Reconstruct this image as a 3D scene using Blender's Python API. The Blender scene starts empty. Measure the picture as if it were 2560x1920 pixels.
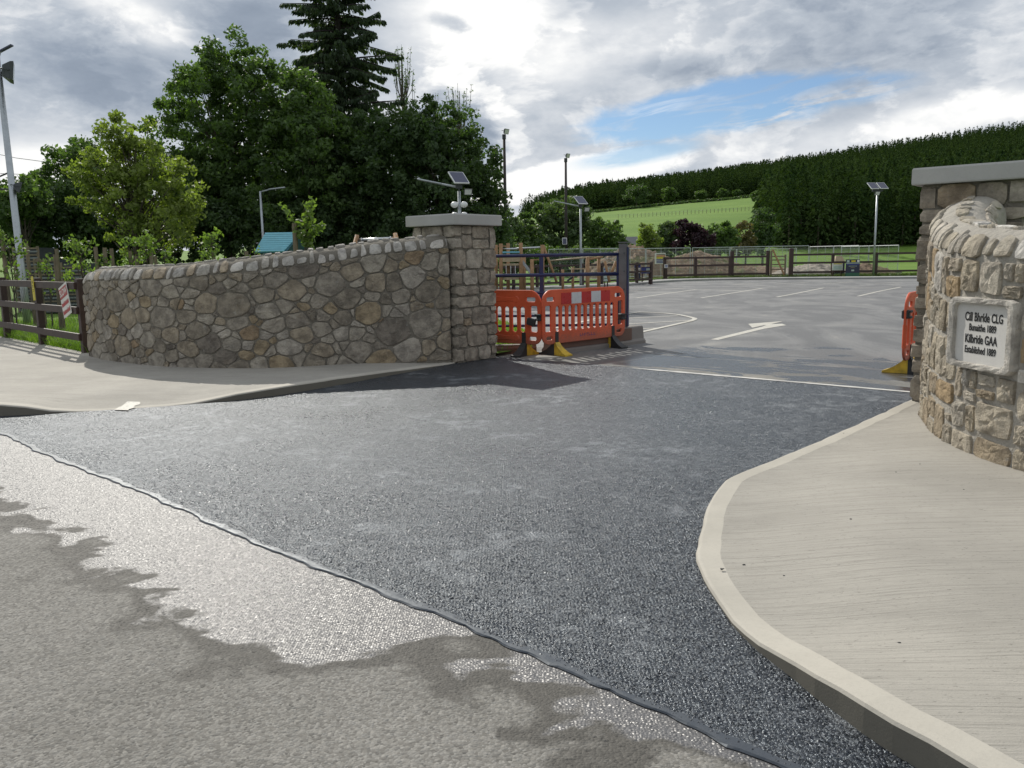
import bpy, bmesh, math, random
import numpy as np
from mathutils import Vector, Matrix

R = math.radians
rng = random.Random(7)
nrg = np.random.default_rng(11)
scene = bpy.context.scene
col = scene.collection

# ------------------------------------------------------------------ camera
CAM_H, FOC, PITCH, ROLL = 1.5, 2071.0, R(8.65), 0.016      # eye height, focal length for a 2560 px wide frame
cf = Vector((0, math.cos(PITCH), -math.sin(PITCH)))
cr0, cu0 = Vector((1, 0, 0)), Vector((0, math.sin(PITCH), math.cos(PITCH)))
cr = cr0 * math.cos(ROLL) - cu0 * math.sin(ROLL)
cu = cr0 * math.sin(ROLL) + cu0 * math.cos(ROLL)
cd = bpy.data.cameras.new('camera')
cam = bpy.data.objects.new('camera', cd)
col.objects.link(cam)
cd.sensor_width = 36.0
cd.lens = 36.0 * FOC / 2560.0
cd.clip_start, cd.clip_end = 0.05, 9000.0
cam.matrix_world = Matrix((
    (cr.x, cu.x, -cf.x, 0), (cr.y, cu.y, -cf.y, 0), (cr.z, cu.z, -cf.z, CAM_H), (0, 0, 0, 1)))
scene.camera = cam

# survey helpers: a sighted direction meets the level z, or stands at distance Y
def G(px, py, z=0.0):
    d = cf + cr * ((px - 1280) / FOC) - cu * ((py - 960) / FOC)
    t = (z - CAM_H) / d.z
    return Vector((d.x * t, d.y * t, z))
def D(px, py, Y):
    d = cf + cr * ((px - 1280) / FOC) - cu * ((py - 960) / FOC)
    t = Y / d.y
    return Vector((d.x * t, Y, CAM_H + d.z * t))
def PPM(Y):           # pixels of the photograph per metre at distance Y
    return FOC / Y

# ------------------------------------------------------------------ light
SUN_AZ, SUN_EL = R(-24.0), R(38.0)          # azimuth from +Y towards +X, elevation
sun_dir = Vector((math.sin(SUN_AZ) * math.cos(SUN_EL), math.cos(SUN_AZ) * math.cos(SUN_EL), math.sin(SUN_EL)))
sd = bpy.data.lights.new('sun', 'SUN')
sd.energy, sd.angle, sd.color = 4.3, R(0.53), (1.0, 0.95, 0.86)
sun = bpy.data.objects.new('sun', sd)
col.objects.link(sun)
sun.rotation_euler = sun_dir.to_track_quat('Z', 'Y').to_euler()

scene.view_settings.view_transform = 'Standard'
scene.view_settings.look = 'None'
scene.view_settings.exposure = -0.12
scene.view_settings.gamma = 1.0
scene.view_settings.use_curve_mapping = False

# ------------------------------------------------------------------ node helper
class NT:
    def __init__(s, tree):
        s.t = tree
    def n(s, typ, **kw):
        nd = s.t.nodes.new('ShaderNode' + typ)
        for k, v in kw.items():
            if hasattr(nd, k):
                setattr(nd, k, v)
            else:
                s.put(nd.inputs[k.replace('_', ' ')], v)
        return nd
    def put(s, sock, v):
        if isinstance(v, bpy.types.NodeSocket):
            s.t.links.new(v, sock)
        elif isinstance(v, bpy.types.Node):
            s.t.links.new(v.outputs[0], sock)
        else:
            if sock.type == 'RGBA' and len(v) == 3:
                v = (*v, 1)
            sock.default_value = v
    def m(s, op, a, b=None, c=None, clamp=False):
        nd = s.t.nodes.new('ShaderNodeMath')
        nd.operation, nd.use_clamp = op, clamp
        for i, v in enumerate((a, b, c)):
            if v is not None:
                s.put(nd.inputs[i], v)
        return nd.outputs[0]
    def vm(s, op, a, b=None, out=0):
        nd = s.t.nodes.new('ShaderNodeVectorMath')
        nd.operation = op
        s.put(nd.inputs[0], a)
        if b is not None:
            s.put(nd.inputs[1], b)
        return nd.outputs[out]
    def scale(s, a, k):
        nd = s.t.nodes.new('ShaderNodeVectorMath')
        nd.operation = 'SCALE'
        s.put(nd.inputs[0], a)
        s.put(nd.inputs['Scale'], k)
        return nd.outputs[0]
    def mix(s, f, a, b, blend='MIX'):
        nd = s.t.nodes.new('ShaderNodeMix')
        nd.data_type, nd.blend_type = 'RGBA', blend
        s.put(nd.inputs[0], f); s.put(nd.inputs[6], a); s.put(nd.inputs[7], b)
        return nd.outputs[2]
    def fmix(s, f, a, b):
        nd = s.t.nodes.new('ShaderNodeMix')
        nd.data_type = 'FLOAT'
        s.put(nd.inputs[0], f); s.put(nd.inputs[2], a); s.put(nd.inputs[3], b)
        return nd.outputs[0]
    def noise(s, vec, scale, detail=4, rough=.55, lac=2.0, dist=0.0):
        nd = s.n('TexNoise', noise_dimensions='3D')
        s.put(nd.inputs['Vector'], vec)
        nd.inputs['Scale'].default_value = scale
        nd.inputs['Detail'].default_value = detail
        nd.inputs['Roughness'].default_value = rough
        nd.inputs['Lacunarity'].default_value = lac
        nd.inputs['Distortion'].default_value = dist
        return nd.outputs[0]
    def ss(s, v, a, b, o0=0.0, o1=1.0):       # smoothstep
        nd = s.n('MapRange', interpolation_type='SMOOTHSTEP')
        s.put(nd.inputs['Value'], v)
        s.put(nd.inputs['From Min'], a); s.put(nd.inputs['From Max'], b)
        s.put(nd.inputs['To Min'], o0); s.put(nd.inputs['To Max'], o1)
        return nd.outputs[0]
    def ramp(s, f, stops, interp='LINEAR'):
        nd = s.t.nodes.new('ShaderNodeValToRGB')
        cr_ = nd.color_ramp
        cr_.interpolation = interp
        while len(cr_.elements) < len(stops):
            cr_.elements.new(0.5)
        for e, (p, c) in zip(cr_.elements, stops):
            e.position = p
            e.color = (*c, 1) if len(c) == 3 else c
        s.put(nd.inputs[0], f)
        return nd.outputs[0]
    def mapping(s, vec, scale=(1, 1, 1), rot=(0, 0, 0)):
        nd = s.n('Mapping')
        s.put(nd.inputs['Vector'], vec)
        nd.inputs['Scale'].default_value = scale
        nd.inputs['Rotation'].default_value = rot
        return nd.outputs[0]

# ------------------------------------------------------------------ sky: Nishita with banks of cloud
w = bpy.data.worlds.new('World')
scene.world = w
w.use_nodes = True
T = NT(w.node_tree)
for nd in list(w.node_tree.nodes):
    w.node_tree.nodes.remove(nd)
out = T.n('OutputWorld')
bg = T.n('Background')
bg.inputs['Strength'].default_value = 0.10
w.node_tree.links.new(bg.outputs[0], out.inputs[0])
sky = T.n('TexSky', sky_type='NISHITA')
sky.sun_disc = False
sky.sun_elevation, sky.sun_rotation = SUN_EL, SUN_AZ
sky.altitude, sky.air_density, sky.dust_density, sky.ozone_density = 150, 1.0, 0.15, 2.0
tc = T.n('TexCoord')
dirv = T.vm('NORMALIZE', tc.outputs['Generated'])
sx = T.n('SeparateXYZ', Vector=dirv)
az = T.m('MULTIPLY', T.m('ARCTAN2', sx.outputs[0], sx.outputs[1]), 57.2958)
el = T.m('MULTIPLY', T.m('ARCSINE', sx.outputs[2]), 57.2958)
cvec = T.n('CombineXYZ')
T.put(cvec.inputs[0], T.m('MULTIPLY', az, 0.055)); T.put(cvec.inputs[1], T.m('MULTIPLY', el, 0.11))
n_big = T.noise(cvec, 1.1, 6, .6)
n_mid = T.noise(T.vm('ADD', cvec, (7.3, 2.1, 0)), 3.2, 7, .62, dist=.35)
n_fine = T.noise(T.vm('ADD', cvec, (1.7, 9.4, 0)), 9.0, 6, .65, dist=.5)
wob = T.m('ADD', T.m('MULTIPLY', T.m('SUBTRACT', n_mid, .5), 2.2), T.m('MULTIPLY', T.m('SUBTRACT', n_fine, .5), 1.0))
def sight(px, py):
    d = (cf + cr * ((px - 1280) / FOC) - cu * ((py - 960) / FOC)).normalized()
    return math.degrees(math.atan2(d.x, d.y)), math.degrees(math.asin(d.z))
def blob(px, py, rx, ry, tilt=0.0, w=1.6, edge=(1.0, 0.35)):
    """elliptical bank centred on a sighted direction; radii in degrees, ragged by noise"""
    a0, e0 = sight(px, py)
    da, de = T.m('SUBTRACT', az, a0), T.m('SUBTRACT', el, e0)
    c, s_ = math.cos(R(tilt)), math.sin(R(tilt))
    x = T.m('DIVIDE', T.m('ADD', T.m('MULTIPLY', da, c), T.m('MULTIPLY', de, s_)), rx)
    y = T.m('DIVIDE', T.m('SUBTRACT', T.m('MULTIPLY', de, c), T.m('MULTIPLY', da, s_)), ry)
    r = T.m('SQRT', T.m('ADD', T.m('MULTIPLY', x, x), T.m('MULTIPLY', y, y)))
    r = T.m('ADD', r, T.m('MULTIPLY', wob, w * .3))
    return T.ss(r, edge[0], edge[1])
def vmax(*a):
    v = a[0]
    for b in a[1:]:
        v = T.m('MAXIMUM', v, b)
    return v
# base brightness of the cloud deck, with billows that have crisp sunlit rims
tone = T.m('ADD', .66, T.m('MULTIPLY', T.m('SUBTRACT', n_big, .5), 1.25))
tone = T.m('ADD', tone, T.m('MULTIPLY', T.m('SUBTRACT', n_mid, .5), .45))
n_puff = T.noise(T.vm('ADD', cvec, (3.1, 5.5, 0)), 2.4, 8, .58, dist=.25)
tone = T.m('ADD', tone, T.m('MULTIPLY', T.m('SUBTRACT', T.ss(n_puff, .50, .56), T.m('MULTIPLY', T.ss(n_puff, .55, .72), 1.35)), .14))
brights = vmax(blob(1180, 60, 6.5, 3.6, 0, 1.4, (1.2, .2)), blob(330, 40, 5.0, 1.6, -28, 1.3, (1.3, .1)),
               blob(90, 420, 5, 2.0, 0, 1.6, (1.3, .1)), blob(1420, 445, 9.0, 1.5, 8, 1.5, (1.0, .75)),
               blob(2350, 300, 7.5, 1.5, 8, 1.3, (1.2, .3)), blob(1650, 270, 2.5, .5, 10, 1., (1.2, .2)), T.m('MULTIPLY', blob(1500, 110, 9, 2.4, 4, 1.8, (1.2, .2)), .6))
heap = blob(1165, 320, 4.6, 3.5, -24, 1.5, (1.0, .9))
heap_in = blob(1140, 335, 4.4, 3.2, -24, 1.5, (1.0, .35))
darks = vmax(blob(280, 190, 8.0, 3.6, -14, 1.5, (1.2, .1)), blob(640, 60, 4.2, 4.0, 30, 1.4, (1.2, .1)),
             blob(1130, 60, 1.9, .7, -15, 1.2, (1.2, .2)), 
             T.m('MULTIPLY', blob(2250, 60, 10, 3.0, 6, 1.8, (1.3, .1)), .65), T.m('MULTIPLY', blob(1690, 170, 3.6, 1.0, 0, 1.8, (1.3, .1)), .7))
tone = T.m('ADD', tone, T.m('MULTIPLY', brights, .40))
tone = T.m('SUBTRACT', tone, T.m('MULTIPLY', darks, .40))
tone = T.m('SUBTRACT', T.m('ADD', tone, T.m('MULTIPLY', heap, .18)), T.m('MULTIPLY', heap_in, .58))
tone = T.m('ADD', tone, T.m('MULTIPLY', T.m('SUBTRACT', n_fine, .5), .22))
cloud_c = T.ramp(tone, [(0.0, (2.6, 3.15, 4.0)), (.3, (3.5, 4.1, 5.0)), (.6, (5.4, 5.95, 6.7)), (.82, (8.0, 8.3, 8.7)), (1.0, (11.0, 11.0, 10.9))])
# openings of clear sky, crossed by thin bright streaks
clear = vmax(blob(1800, 272, 9.8, 1.9, 7, 1.2, (1.05, .65)), T.m('MULTIPLY', blob(1600, 385, 5.0, .8, 8, 1., (1.1, .4)), .85),
             T.m('MULTIPLY', blob(2130, 225, 4.5, 1.0, 4, 1.2, (1.1, .4)), .8))
streak_v = T.n('CombineXYZ')
T.put(streak_v.inputs[0], T.m('MULTIPLY', az, .10))
T.put(streak_v.inputs[1], T.m('MULTIPLY', T.m('SUBTRACT', el, T.m('MULTIPLY', az, .14)), .75))
streak = T.ss(T.noise(streak_v, 1.5, 8, .62, dist=.7), .47, .60)
streak = T.m('MULTIPLY', streak, T.m('ADD', .28, T.m('MULTIPLY', blob(2060, 270, 6.0, 1.3, 10, 1., (1.2, .4)), .70)))
clear = T.m('MULTIPLY', T.m('MULTIPLY', clear, T.m('SUBTRACT', 1.0, streak)), T.m('SUBTRACT', 1.0, heap))
T.put(bg.inputs['Color'], T.mix(clear, cloud_c, T.mix(1.0, sky.outputs[0], (.84, .91, 1.0), 'MULTIPLY')))

# ------------------------------------------------------------------ object helpers
def link(o, parent=None):
    col.objects.link(o)
    if parent is not None:
        o.parent = parent
        o.matrix_parent_inverse = parent.matrix_world.inverted() if False else Matrix.Identity(4)
    return o
def tag(o, label=None, cat=None, group=None, kind=None):
    if label: o['label'] = label
    if cat: o['category'] = cat
    if group: o['group'] = group
    if kind: o['kind'] = kind
    return o
def thing(name, loc, label, cat, group=None, rz=0.0):
    o = bpy.data.objects.new(name, None)
    o.empty_display_size = .2
    col.objects.link(o)
    o.location = loc
    o.rotation_euler = (0, 0, rz)
    return tag(o, label, cat, group)
def meshobj(name, verts, faces, mat, parent=None, smooth=False, origin=None):
    me = bpy.data.meshes.new(name)
    if origin is not None:
        verts = [(v[0] - origin[0], v[1] - origin[1], v[2] - origin[2]) for v in verts]
    me.from_pydata([tuple(v) for v in verts], [], [tuple(f) for f in faces])
    me.update()
    if mat is not None:
        for m_ in (mat if isinstance(mat, (list, tuple)) else [mat]):
            me.materials.append(m_)
    if smooth:
        me.polygons.foreach_set('use_smooth', [True] * len(me.polygons))
    o = bpy.data.objects.new(name, me)
    return link(o, parent)
def fastmesh(name, V, quads=None, tris=None):
    """numpy arrays to a mesh"""
    me = bpy.data.meshes.new(name)
    nq = 0 if quads is None else len(quads)
    nt = 0 if tris is None else len(tris)
    me.vertices.add(len(V))
    me.vertices.foreach_set('co', np.asarray(V, dtype=np.float32).ravel())
    loops = []
    if nq: loops.append(np.asarray(quads).ravel())
    if nt: loops.append(np.asarray(tris).ravel())
    loops = np.concatenate(loops).astype(np.int32)
    me.loops.add(len(loops))
    me.loops.foreach_set('vertex_index', loops)
    me.polygons.add(nq + nt)
    start = np.concatenate([np.arange(nq) * 4, nq * 4 + np.arange(nt) * 3]).astype(np.int32)
    me.polygons.foreach_set('loop_start', start)
    me.update(calc_edges=True)
    return me
class MB:
    """collects shapes into one mesh"""
    def __init__(s):
        s.v, s.f = [], []
    def add(s, vs, fs):
        b = len(s.v)
        s.v += [tuple(v) for v in vs]
        s.f += [tuple(i + b for i in f) for f in fs]
        return s
    def box(s, c, size, rz=0.0, ry=0.0, bev=0.0, rx=0.0):
        x, y, z = size[0] / 2, size[1] / 2, size[2] / 2
        M = Matrix.Rotation(rz, 3, 'Z') @ Matrix.Rotation(ry, 3, 'Y') @ Matrix.Rotation(rx, 3, 'X')
        c = Vector(c)
        if bev <= 0:
            vs = [Vector((i * x, j * y, k * z)) for k in (-1, 1) for j in (-1, 1) for i in (-1, 1)]
            fs = [(0, 2, 3, 1), (4, 5, 7, 6), (0, 1, 5, 4), (2, 6, 7, 3), (0, 4, 6, 2), (1, 3, 7, 5)]
        else:
            b = min(bev, x * .9, y * .9, z * .9)
            vs, idx = [], {}
            for i in (-1, 1):
                for j in (-1, 1):
                    for k in (-1, 1):
                        for a in range(3):
                            p = [i * (x - b), j * (y - b), k * (z - b)]
                            p[a] = (i * x, j * y, k * z)[a]
                            idx[(i, j, k, a)] = len(vs)
                            vs.append(Vector(p))
            fs = []
            for sg in (-1, 1):
                q = [(1, 1), (-1, 1), (-1, -1), (1, -1)]
                fs.append([idx[(sg, a, b_, 0)] for a, b_ in q][::sg])
                fs.append([idx[(a, sg, b_, 1)] for a, b_ in q][::-sg])
                fs.append([idx[(a, b_, sg, 2)] for a, b_ in q][::sg])
            for i in (-1, 1):
                for j in (-1, 1):
                    fs.append([idx[(i, j, -1, 0)], idx[(i, j, 1, 0)], idx[(i, j, 1, 1)], idx[(i, j, -1, 1)]][::-i * j])
                    fs.append([idx[(i, -1, j, 0)], idx[(i, 1, j, 0)], idx[(i, 1, j, 2)], idx[(i, -1, j, 2)]][::i * j])
                    fs.append([idx[(-1, i, j, 1)], idx[(1, i, j, 1)], idx[(1, i, j, 2)], idx[(-1, i, j, 2)]][::-i * j])
                    for k in (-1, 1):
                        fs.append([idx[(i, j, k, a)] for a in range(3)][::i * j * k])
        return s.add([M @ v + c for v in vs], fs)
    def tube(s, pts, rad, n=8, cap=True):
        pts = [Vector(p) for p in pts]
        rads = rad if isinstance(rad, (list, tuple)) else [rad] * len(pts)
        rings, prev = [], None
        for i, p in enumerate(pts):
            t = (pts[min(i + 1, len(pts) - 1)] - pts[max(i - 1, 0)])
            if t.length < 1e-9: t = Vector((0, 0, 1))
            t.normalize()
            a = prev if prev is not None else (Vector((1, 0, 0)) if abs(t.x) < .8 else Vector((0, 1, 0)))
            a = (a - t * a.dot(t))
            if a.length < 1e-6: a = t.orthogonal()
            a.normalize(); prev = a
            b = t.cross(a)
            rings.append([p + (a * math.cos(k * 2 * math.pi / n) + b * math.sin(k * 2 * math.pi / n)) * rads[i] for k in range(n)])
        vs = [v for r_ in rings for v in r_]
        fs = []
        for i in range(len(rings) - 1):
            for k in range(n):
                k2 = (k + 1) % n
                fs.append((i * n + k, i * n + k2, (i + 1) * n + k2, (i + 1) * n + k))
        if cap:
            fs.append(tuple(range(n))[::-1])
            fs.append(tuple((len(rings) - 1) * n + k for k in range(n)))
        return s.add(vs, fs)
    def prism(s, poly, axis_vec, mapf):
        """poly: 2-D outline, mapf(p)->Vector, extruded by axis_vec"""
        a = [Vector(mapf(p)) for p in poly]
        b = [v + Vector(axis_vec) for v in a]
        n = len(a)
        fs = [tuple(range(n))[::-1], tuple(range(n, 2 * n))] + [(i, (i + 1) % n, n + (i + 1) % n, n + i) for i in range(n)]
        return s.add(a + b, fs)
    def build(s, name, mat, parent=None, smooth=False, label=None):
        o = meshobj(name, s.v, s.f, mat, parent, smooth)
        if label: o['label'] = label
        return o
def copy_tree(o, parent=None):
    c = o.copy()
    col.objects.link(c)
    if parent is not None: c.parent = parent
    for ch in o.children:
        copy_tree(ch, c)
    return c
def text_mesh(name, body, size, mat, parent, depth=.001, bold=0.0, sx=1.0):
    cu_ = bpy.data.curves.new(name, 'FONT')
    cu_.body, cu_.size, cu_.extrude, cu_.offset = body, size, depth, bold
    cu_.align_x, cu_.align_y = 'CENTER', 'CENTER'
    t = bpy.data.objects.new(name + '_tmp', cu_)
    col.objects.link(t)
    bpy.context.view_layer.update()
    me = bpy.data.meshes.new_from_object(t.evaluated_get(bpy.context.evaluated_depsgraph_get()))
    bpy.data.objects.remove(t)
    for v in me.vertices: v.co.x *= sx
    me.materials.clear(); me.materials.append(mat)
    return link(bpy.data.objects.new(name, me), parent)
def flat_curve_mesh(name, loops, thick, bevel):
    """filled outline with holes, extruded and bevelled; loops of (x, z)"""
    c = bpy.data.curves.new(name, 'CURVE')
    c.dimensions, c.fill_mode, c.extrude = '2D', 'BOTH', thick / 2 - bevel
    c.bevel_depth, c.bevel_resolution = bevel, 1
    for lp in loops:
        sp = c.splines.new('POLY')
        sp.points.add(len(lp) - 1)
        for p, q in zip(sp.points, lp): p.co = (q[0], q[1], 0, 1)
        sp.use_cyclic_u = True
    t = bpy.data.objects.new(name + '_tmp', c)
    col.objects.link(t)
    bpy.context.view_layer.update()
    me = bpy.data.meshes.new_from_object(t.evaluated_get(bpy.context.evaluated_depsgraph_get()))
    bpy.data.objects.remove(t)
    for v in me.vertices: v.co = (v.co.x, -v.co.z, v.co.y)
    return me
def rrect(x0, z0, x1, z1, r, n=5, radii=None):
    rr = radii or (r, r, r, r)
    pts = []
    for (cx, cz, a0), q in zip(((x1, z0, -90), (x1, z1, 0), (x0, z1, 90), (x0, z0, 180)), rr):
        sx_, sz_ = (1 if cx == x1 else -1), (1 if cz == z1 else -1)
        ox, oz = cx - sx_ * q, cz - sz_ * q
        for k in range(n + 1):
            a = R(a0 + 90 * k / n)
            pts.append((ox + q * math.cos(a), oz + q * math.sin(a)))
    return pts
# ------------------------------------------------------------------ materials
def newmat(name):
    m_ = bpy.data.materials.new(name)
    m_.use_nodes = True
    t = NT(m_.node_tree)
    b = m_.node_tree.nodes['Principled BSDF']
    return m_, t, b
def bump(t, b, h, strength, dist):
    nd = t.n('Bump')
    nd.inputs['Strength'].default_value = strength
    nd.inputs['Distance'].default_value = dist
    t.put(nd.inputs['Height'], h)
    t.put(b.inputs['Normal'], nd.outputs[0])
def plain(name, base, rough=.5, metal=0.0, var=.15, scale=6.0, bmp=0.0, bscale=60.0, coord='obj', spec=.5):
    m_, t, b = newmat(name)
    v = t.n('TexCoord').outputs['Object'] if coord == 'obj' else t.n('NewGeometry').outputs['Position']
    n = t.noise(v, scale, 5, .6)
    f = t.ss(n, .3, .7)
    lo = tuple(c * (1 - var) for c in base)
    hi = tuple(min(1, c * (1 + var)) for c in base)
    t.put(b.inputs['Base Color'], t.mix(f, lo, hi))
    t.put(b.inputs['Roughness'], t.fmix(f, max(.05, rough - .08), min(1, rough + .08)))
    b.inputs['Metallic'].default_value = metal
    b.inputs['Specular IOR Level'].default_value = spec
    if bmp > 0:
        bump(t, b, t.noise(v, bscale, 4, .6), bmp, .01)
    return m_
def facets(t, b, cell_colour, k, h, strength, dist):
    """each chip of aggregate lies at its own slant"""
    ge = t.n('NewGeometry')
    d = t.scale(t.vm('SUBTRACT', cell_colour, (.5, .5, .5)), k)
    nn = t.vm('NORMALIZE', t.vm('ADD', ge.outputs['Normal'], d))
    nd = t.n('Bump')
    nd.inputs['Strength'].default_value = strength
    nd.inputs['Distance'].default_value = dist
    t.put(nd.inputs['Height'], h)
    t.put(nd.inputs['Normal'], nn)
    t.put(b.inputs['Normal'], nd.outputs[0])
GX, GY = Vector((.76, -.65, 0)).normalized(), Vector((.65, .76, 0)).normalized()   # along the road, into the site

def seam_coords(t, pos):
    """distance from the tar seam towards the road, and distance along it"""
    p0 = G(850, 1440)
    d = (G(1700, 1780) - G(0, 1080)).normalized()
    nrm = Vector((d.y, -d.x, 0))
    if nrm.y > 0: nrm = -nrm
    rel = t.vm('SUBTRACT', pos, tuple(p0))
    return t.vm('DOT_PRODUCT', rel, tuple(nrm), out='Value'), t.vm('DOT_PRODUCT', rel, tuple(d), out='Value')

def mk_apron():
    m_, t, b = newmat('fresh_asphalt')
    p = t.n('NewGeometry').outputs['Position']
    vo = t.n('TexVoronoi', feature='F1'); t.put(vo.inputs['Vector'], p); vo.inputs['Scale'].default_value = 66
    vo2 = t.n('TexVoronoi', feature='F1'); t.put(vo2.inputs['Vector'], p); vo2.inputs['Scale'].default_value = 190
    big = t.noise(p, .9, 5, .6); mid = t.noise(p, 5, 5, .6)
    ed = t.n('TexVoronoi', feature='DISTANCE_TO_EDGE'); t.put(ed.inputs['Vector'], p); ed.inputs['Scale'].default_value = 66
    base = t.mix(t.n('SeparateColor', Color=vo.outputs['Color']).outputs[2], (.014, .017, .023), (.046, .051, .062))
    base = t.mix(t.ss(ed.outputs['Distance'], .16, .02), base, (.004, .005, .006))
    # pale dusty drag marks left by sweeping
    dust = t.m('MULTIPLY', t.ss(big, .47, .62), t.ss(mid, .46, .62))
    base = t.mix(t.m('MULTIPLY', dust, .55), base, (.20, .21, .22))
    t.put(b.inputs['Base Color'], base)
    rr = t.m('ADD', .33, t.m('MULTIPLY', t.ss(big, .3, .7), .14))
    t.put(b.inputs['Roughness'], t.m('ADD', rr, t.m('MULTIPLY', t.m('SUBTRACT', t.n('SeparateColor', Color=vo.outputs['Color']).outputs[1], .5), .22)))
    b.inputs['Specular IOR Level'].default_value = .75
    b.inputs['Specular Tint'].default_value = (.76, .88, 1.0, 1)
    h = t.m('ADD', t.m('MULTIPLY', t.m('SUBTRACT', 1.0, vo.outputs['Distance']), 1.0), t.m('MULTIPLY', vo2.outputs['Distance'], -.35))
    h = t.m('ADD', h, t.m('MULTIPLY', t.n('SeparateColor', Color=vo.outputs['Color']).outputs[0], .9))
    facets(t, b, vo.outputs['Color'], .78, h, .9, .008)
    return m_
def mk_road():
    m_, t, b = newmat('old_asphalt')
    p = t.n('NewGeometry').outputs['Position']
    d, s = seam_coords(t, p)
    vo = t.n('TexVoronoi', feature='F1'); t.put(vo.inputs['Vector'], p); vo.inputs['Scale'].default_value = 95
    big = t.noise(p, 1.3, 5, .6); mid = t.noise(p, 3.2, 6, .62); fine = t.noise(p, 60, 3, .6)
    # water that has run along the seam: widest where the ground falls away
    width = t.ss(s, .95, .35, .22, .70)
    edge = t.m('SUBTRACT', width, d)
    lobes = t.noise(t.mapping(p, (1, 1.9, 1), (0, 0, .35)), 1.7, 3, .55, dist=.6)
    edge = t.m('ADD', edge, t.m('ADD', t.m('MULTIPLY', t.m('SUBTRACT', mid, .5), .6), t.m('MULTIPLY', t.m('SUBTRACT', lobes, .5), .95)))
    wet = t.ss(edge, -.015, .055)
    damp = t.ss(t.m('ADD', edge, t.m('MULTIPLY', t.m('SUBTRACT', big, .42), .9)), -.12, .02)
    grit = t.n('SeparateColor', Color=vo.outputs['Color']).outputs[0]
    dry = t.mix(grit, (.135, .129, .117), (.285, .275, .253))
    dry = t.mix(t.m('MULTIPLY', t.ss(fine, .60, .72), .6), dry, (.07, .065, .058))
    dry = t.mix(t.ss(big, .35, .7), dry, t.mix(1.0, dry, (.80, .80, .79), 'MULTIPLY'))
    dark = t.mix(grit, (.055, .052, .046), (.11, .104, .092))
    c = t.mix(damp, dry, dark)
    c = t.mix(wet, c, t.mix(grit, (.045, .044, .046), (.12, .118, .12)))
    t.put(b.inputs['Base Color'], c)
    rwet = t.m('ADD', .40, t.m('MULTIPLY', grit, .18))
    t.put(b.inputs['Roughness'], t.fmix(wet, t.fmix(damp, .86, .72), rwet))
    t.put(b.inputs['Specular IOR Level'], t.fmix(wet, .3, .8))
    h = t.m('ADD', t.m('SUBTRACT', 1.0, vo.outputs['Distance']), t.m('MULTIPLY', grit, .8))
    h = t.m('ADD', h, t.m('MULTIPLY', fine, .4))
    facets(t, b, vo.outputs['Color'], .48, h, .6, .0045)
    return m_
def mk_carpark():
    m_, t, b = newmat('car_park_asphalt')
    p = t.n('NewGeometry').outputs['Position']
    a = Vector((1.47, 11.15, 0))
    rel = t.vm('SUBTRACT', p, tuple(a))
    d = t.vm('DOT_PRODUCT', rel, tuple(GY), out='Value')
    s = t.vm('DOT_PRODUCT', rel, tuple(GX), out='Value')
    cv = t.n('CombineXYZ'); t.put(cv.inputs[0], t.m('MULTIPLY', s, .32)); t.put(cv.inputs[1], d)
    big = t.noise(p, .25, 5, .6); swirl = t.noise(t.mapping(p, (1.0, .55, 1), (0, 0, -.6)), .42, 7, .60, dist=2.2)
    pud = t.noise(cv, 1.5, 7, .66, dist=.9)
    vo = t.n('TexVoronoi', feature='F1'); t.put(vo.inputs['Vector'], p); vo.inputs['Scale'].default_value = 80
    grit = t.n('SeparateColor', Color=vo.outputs['Color']).outputs[0]
    wet = t.ss(t.m('SUBTRACT', pud, t.m('MULTIPLY', t.m('ABSOLUTE', t.m('SUBTRACT', d, 1.0)), .055)), .405, .435)
    wet = t.m('MULTIPLY', wet, t.ss(s, -1.1, -.2))
    base = t.mix(grit, (.135, .136, .138), (.205, .205, .202))
    base = t.mix(t.ss(swirl, .40, .60), t.mix(1.0, base, (.66, .67, .69), 'MULTIPLY'), base)
    base = t.mix(t.m('MULTIPLY', t.ss(swirl, .58, .70), .6), base, (.27, .26, .235))
    base = t.mix(t.ss(d, 2.6, .2), base, t.mix(1.0, base, (1.1, 1.05, .94), 'MULTIPLY'))
    c = t.mix(wet, base, (.05, .052, .056))
    t.put(b.inputs['Base Color'], c)
    t.put(b.inputs['Roughness'], t.fmix(wet, .74, .26))
    bump(t, b, t.m('ADD', vo.outputs['Distance'], grit), .35, .003)
    return m_
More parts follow.
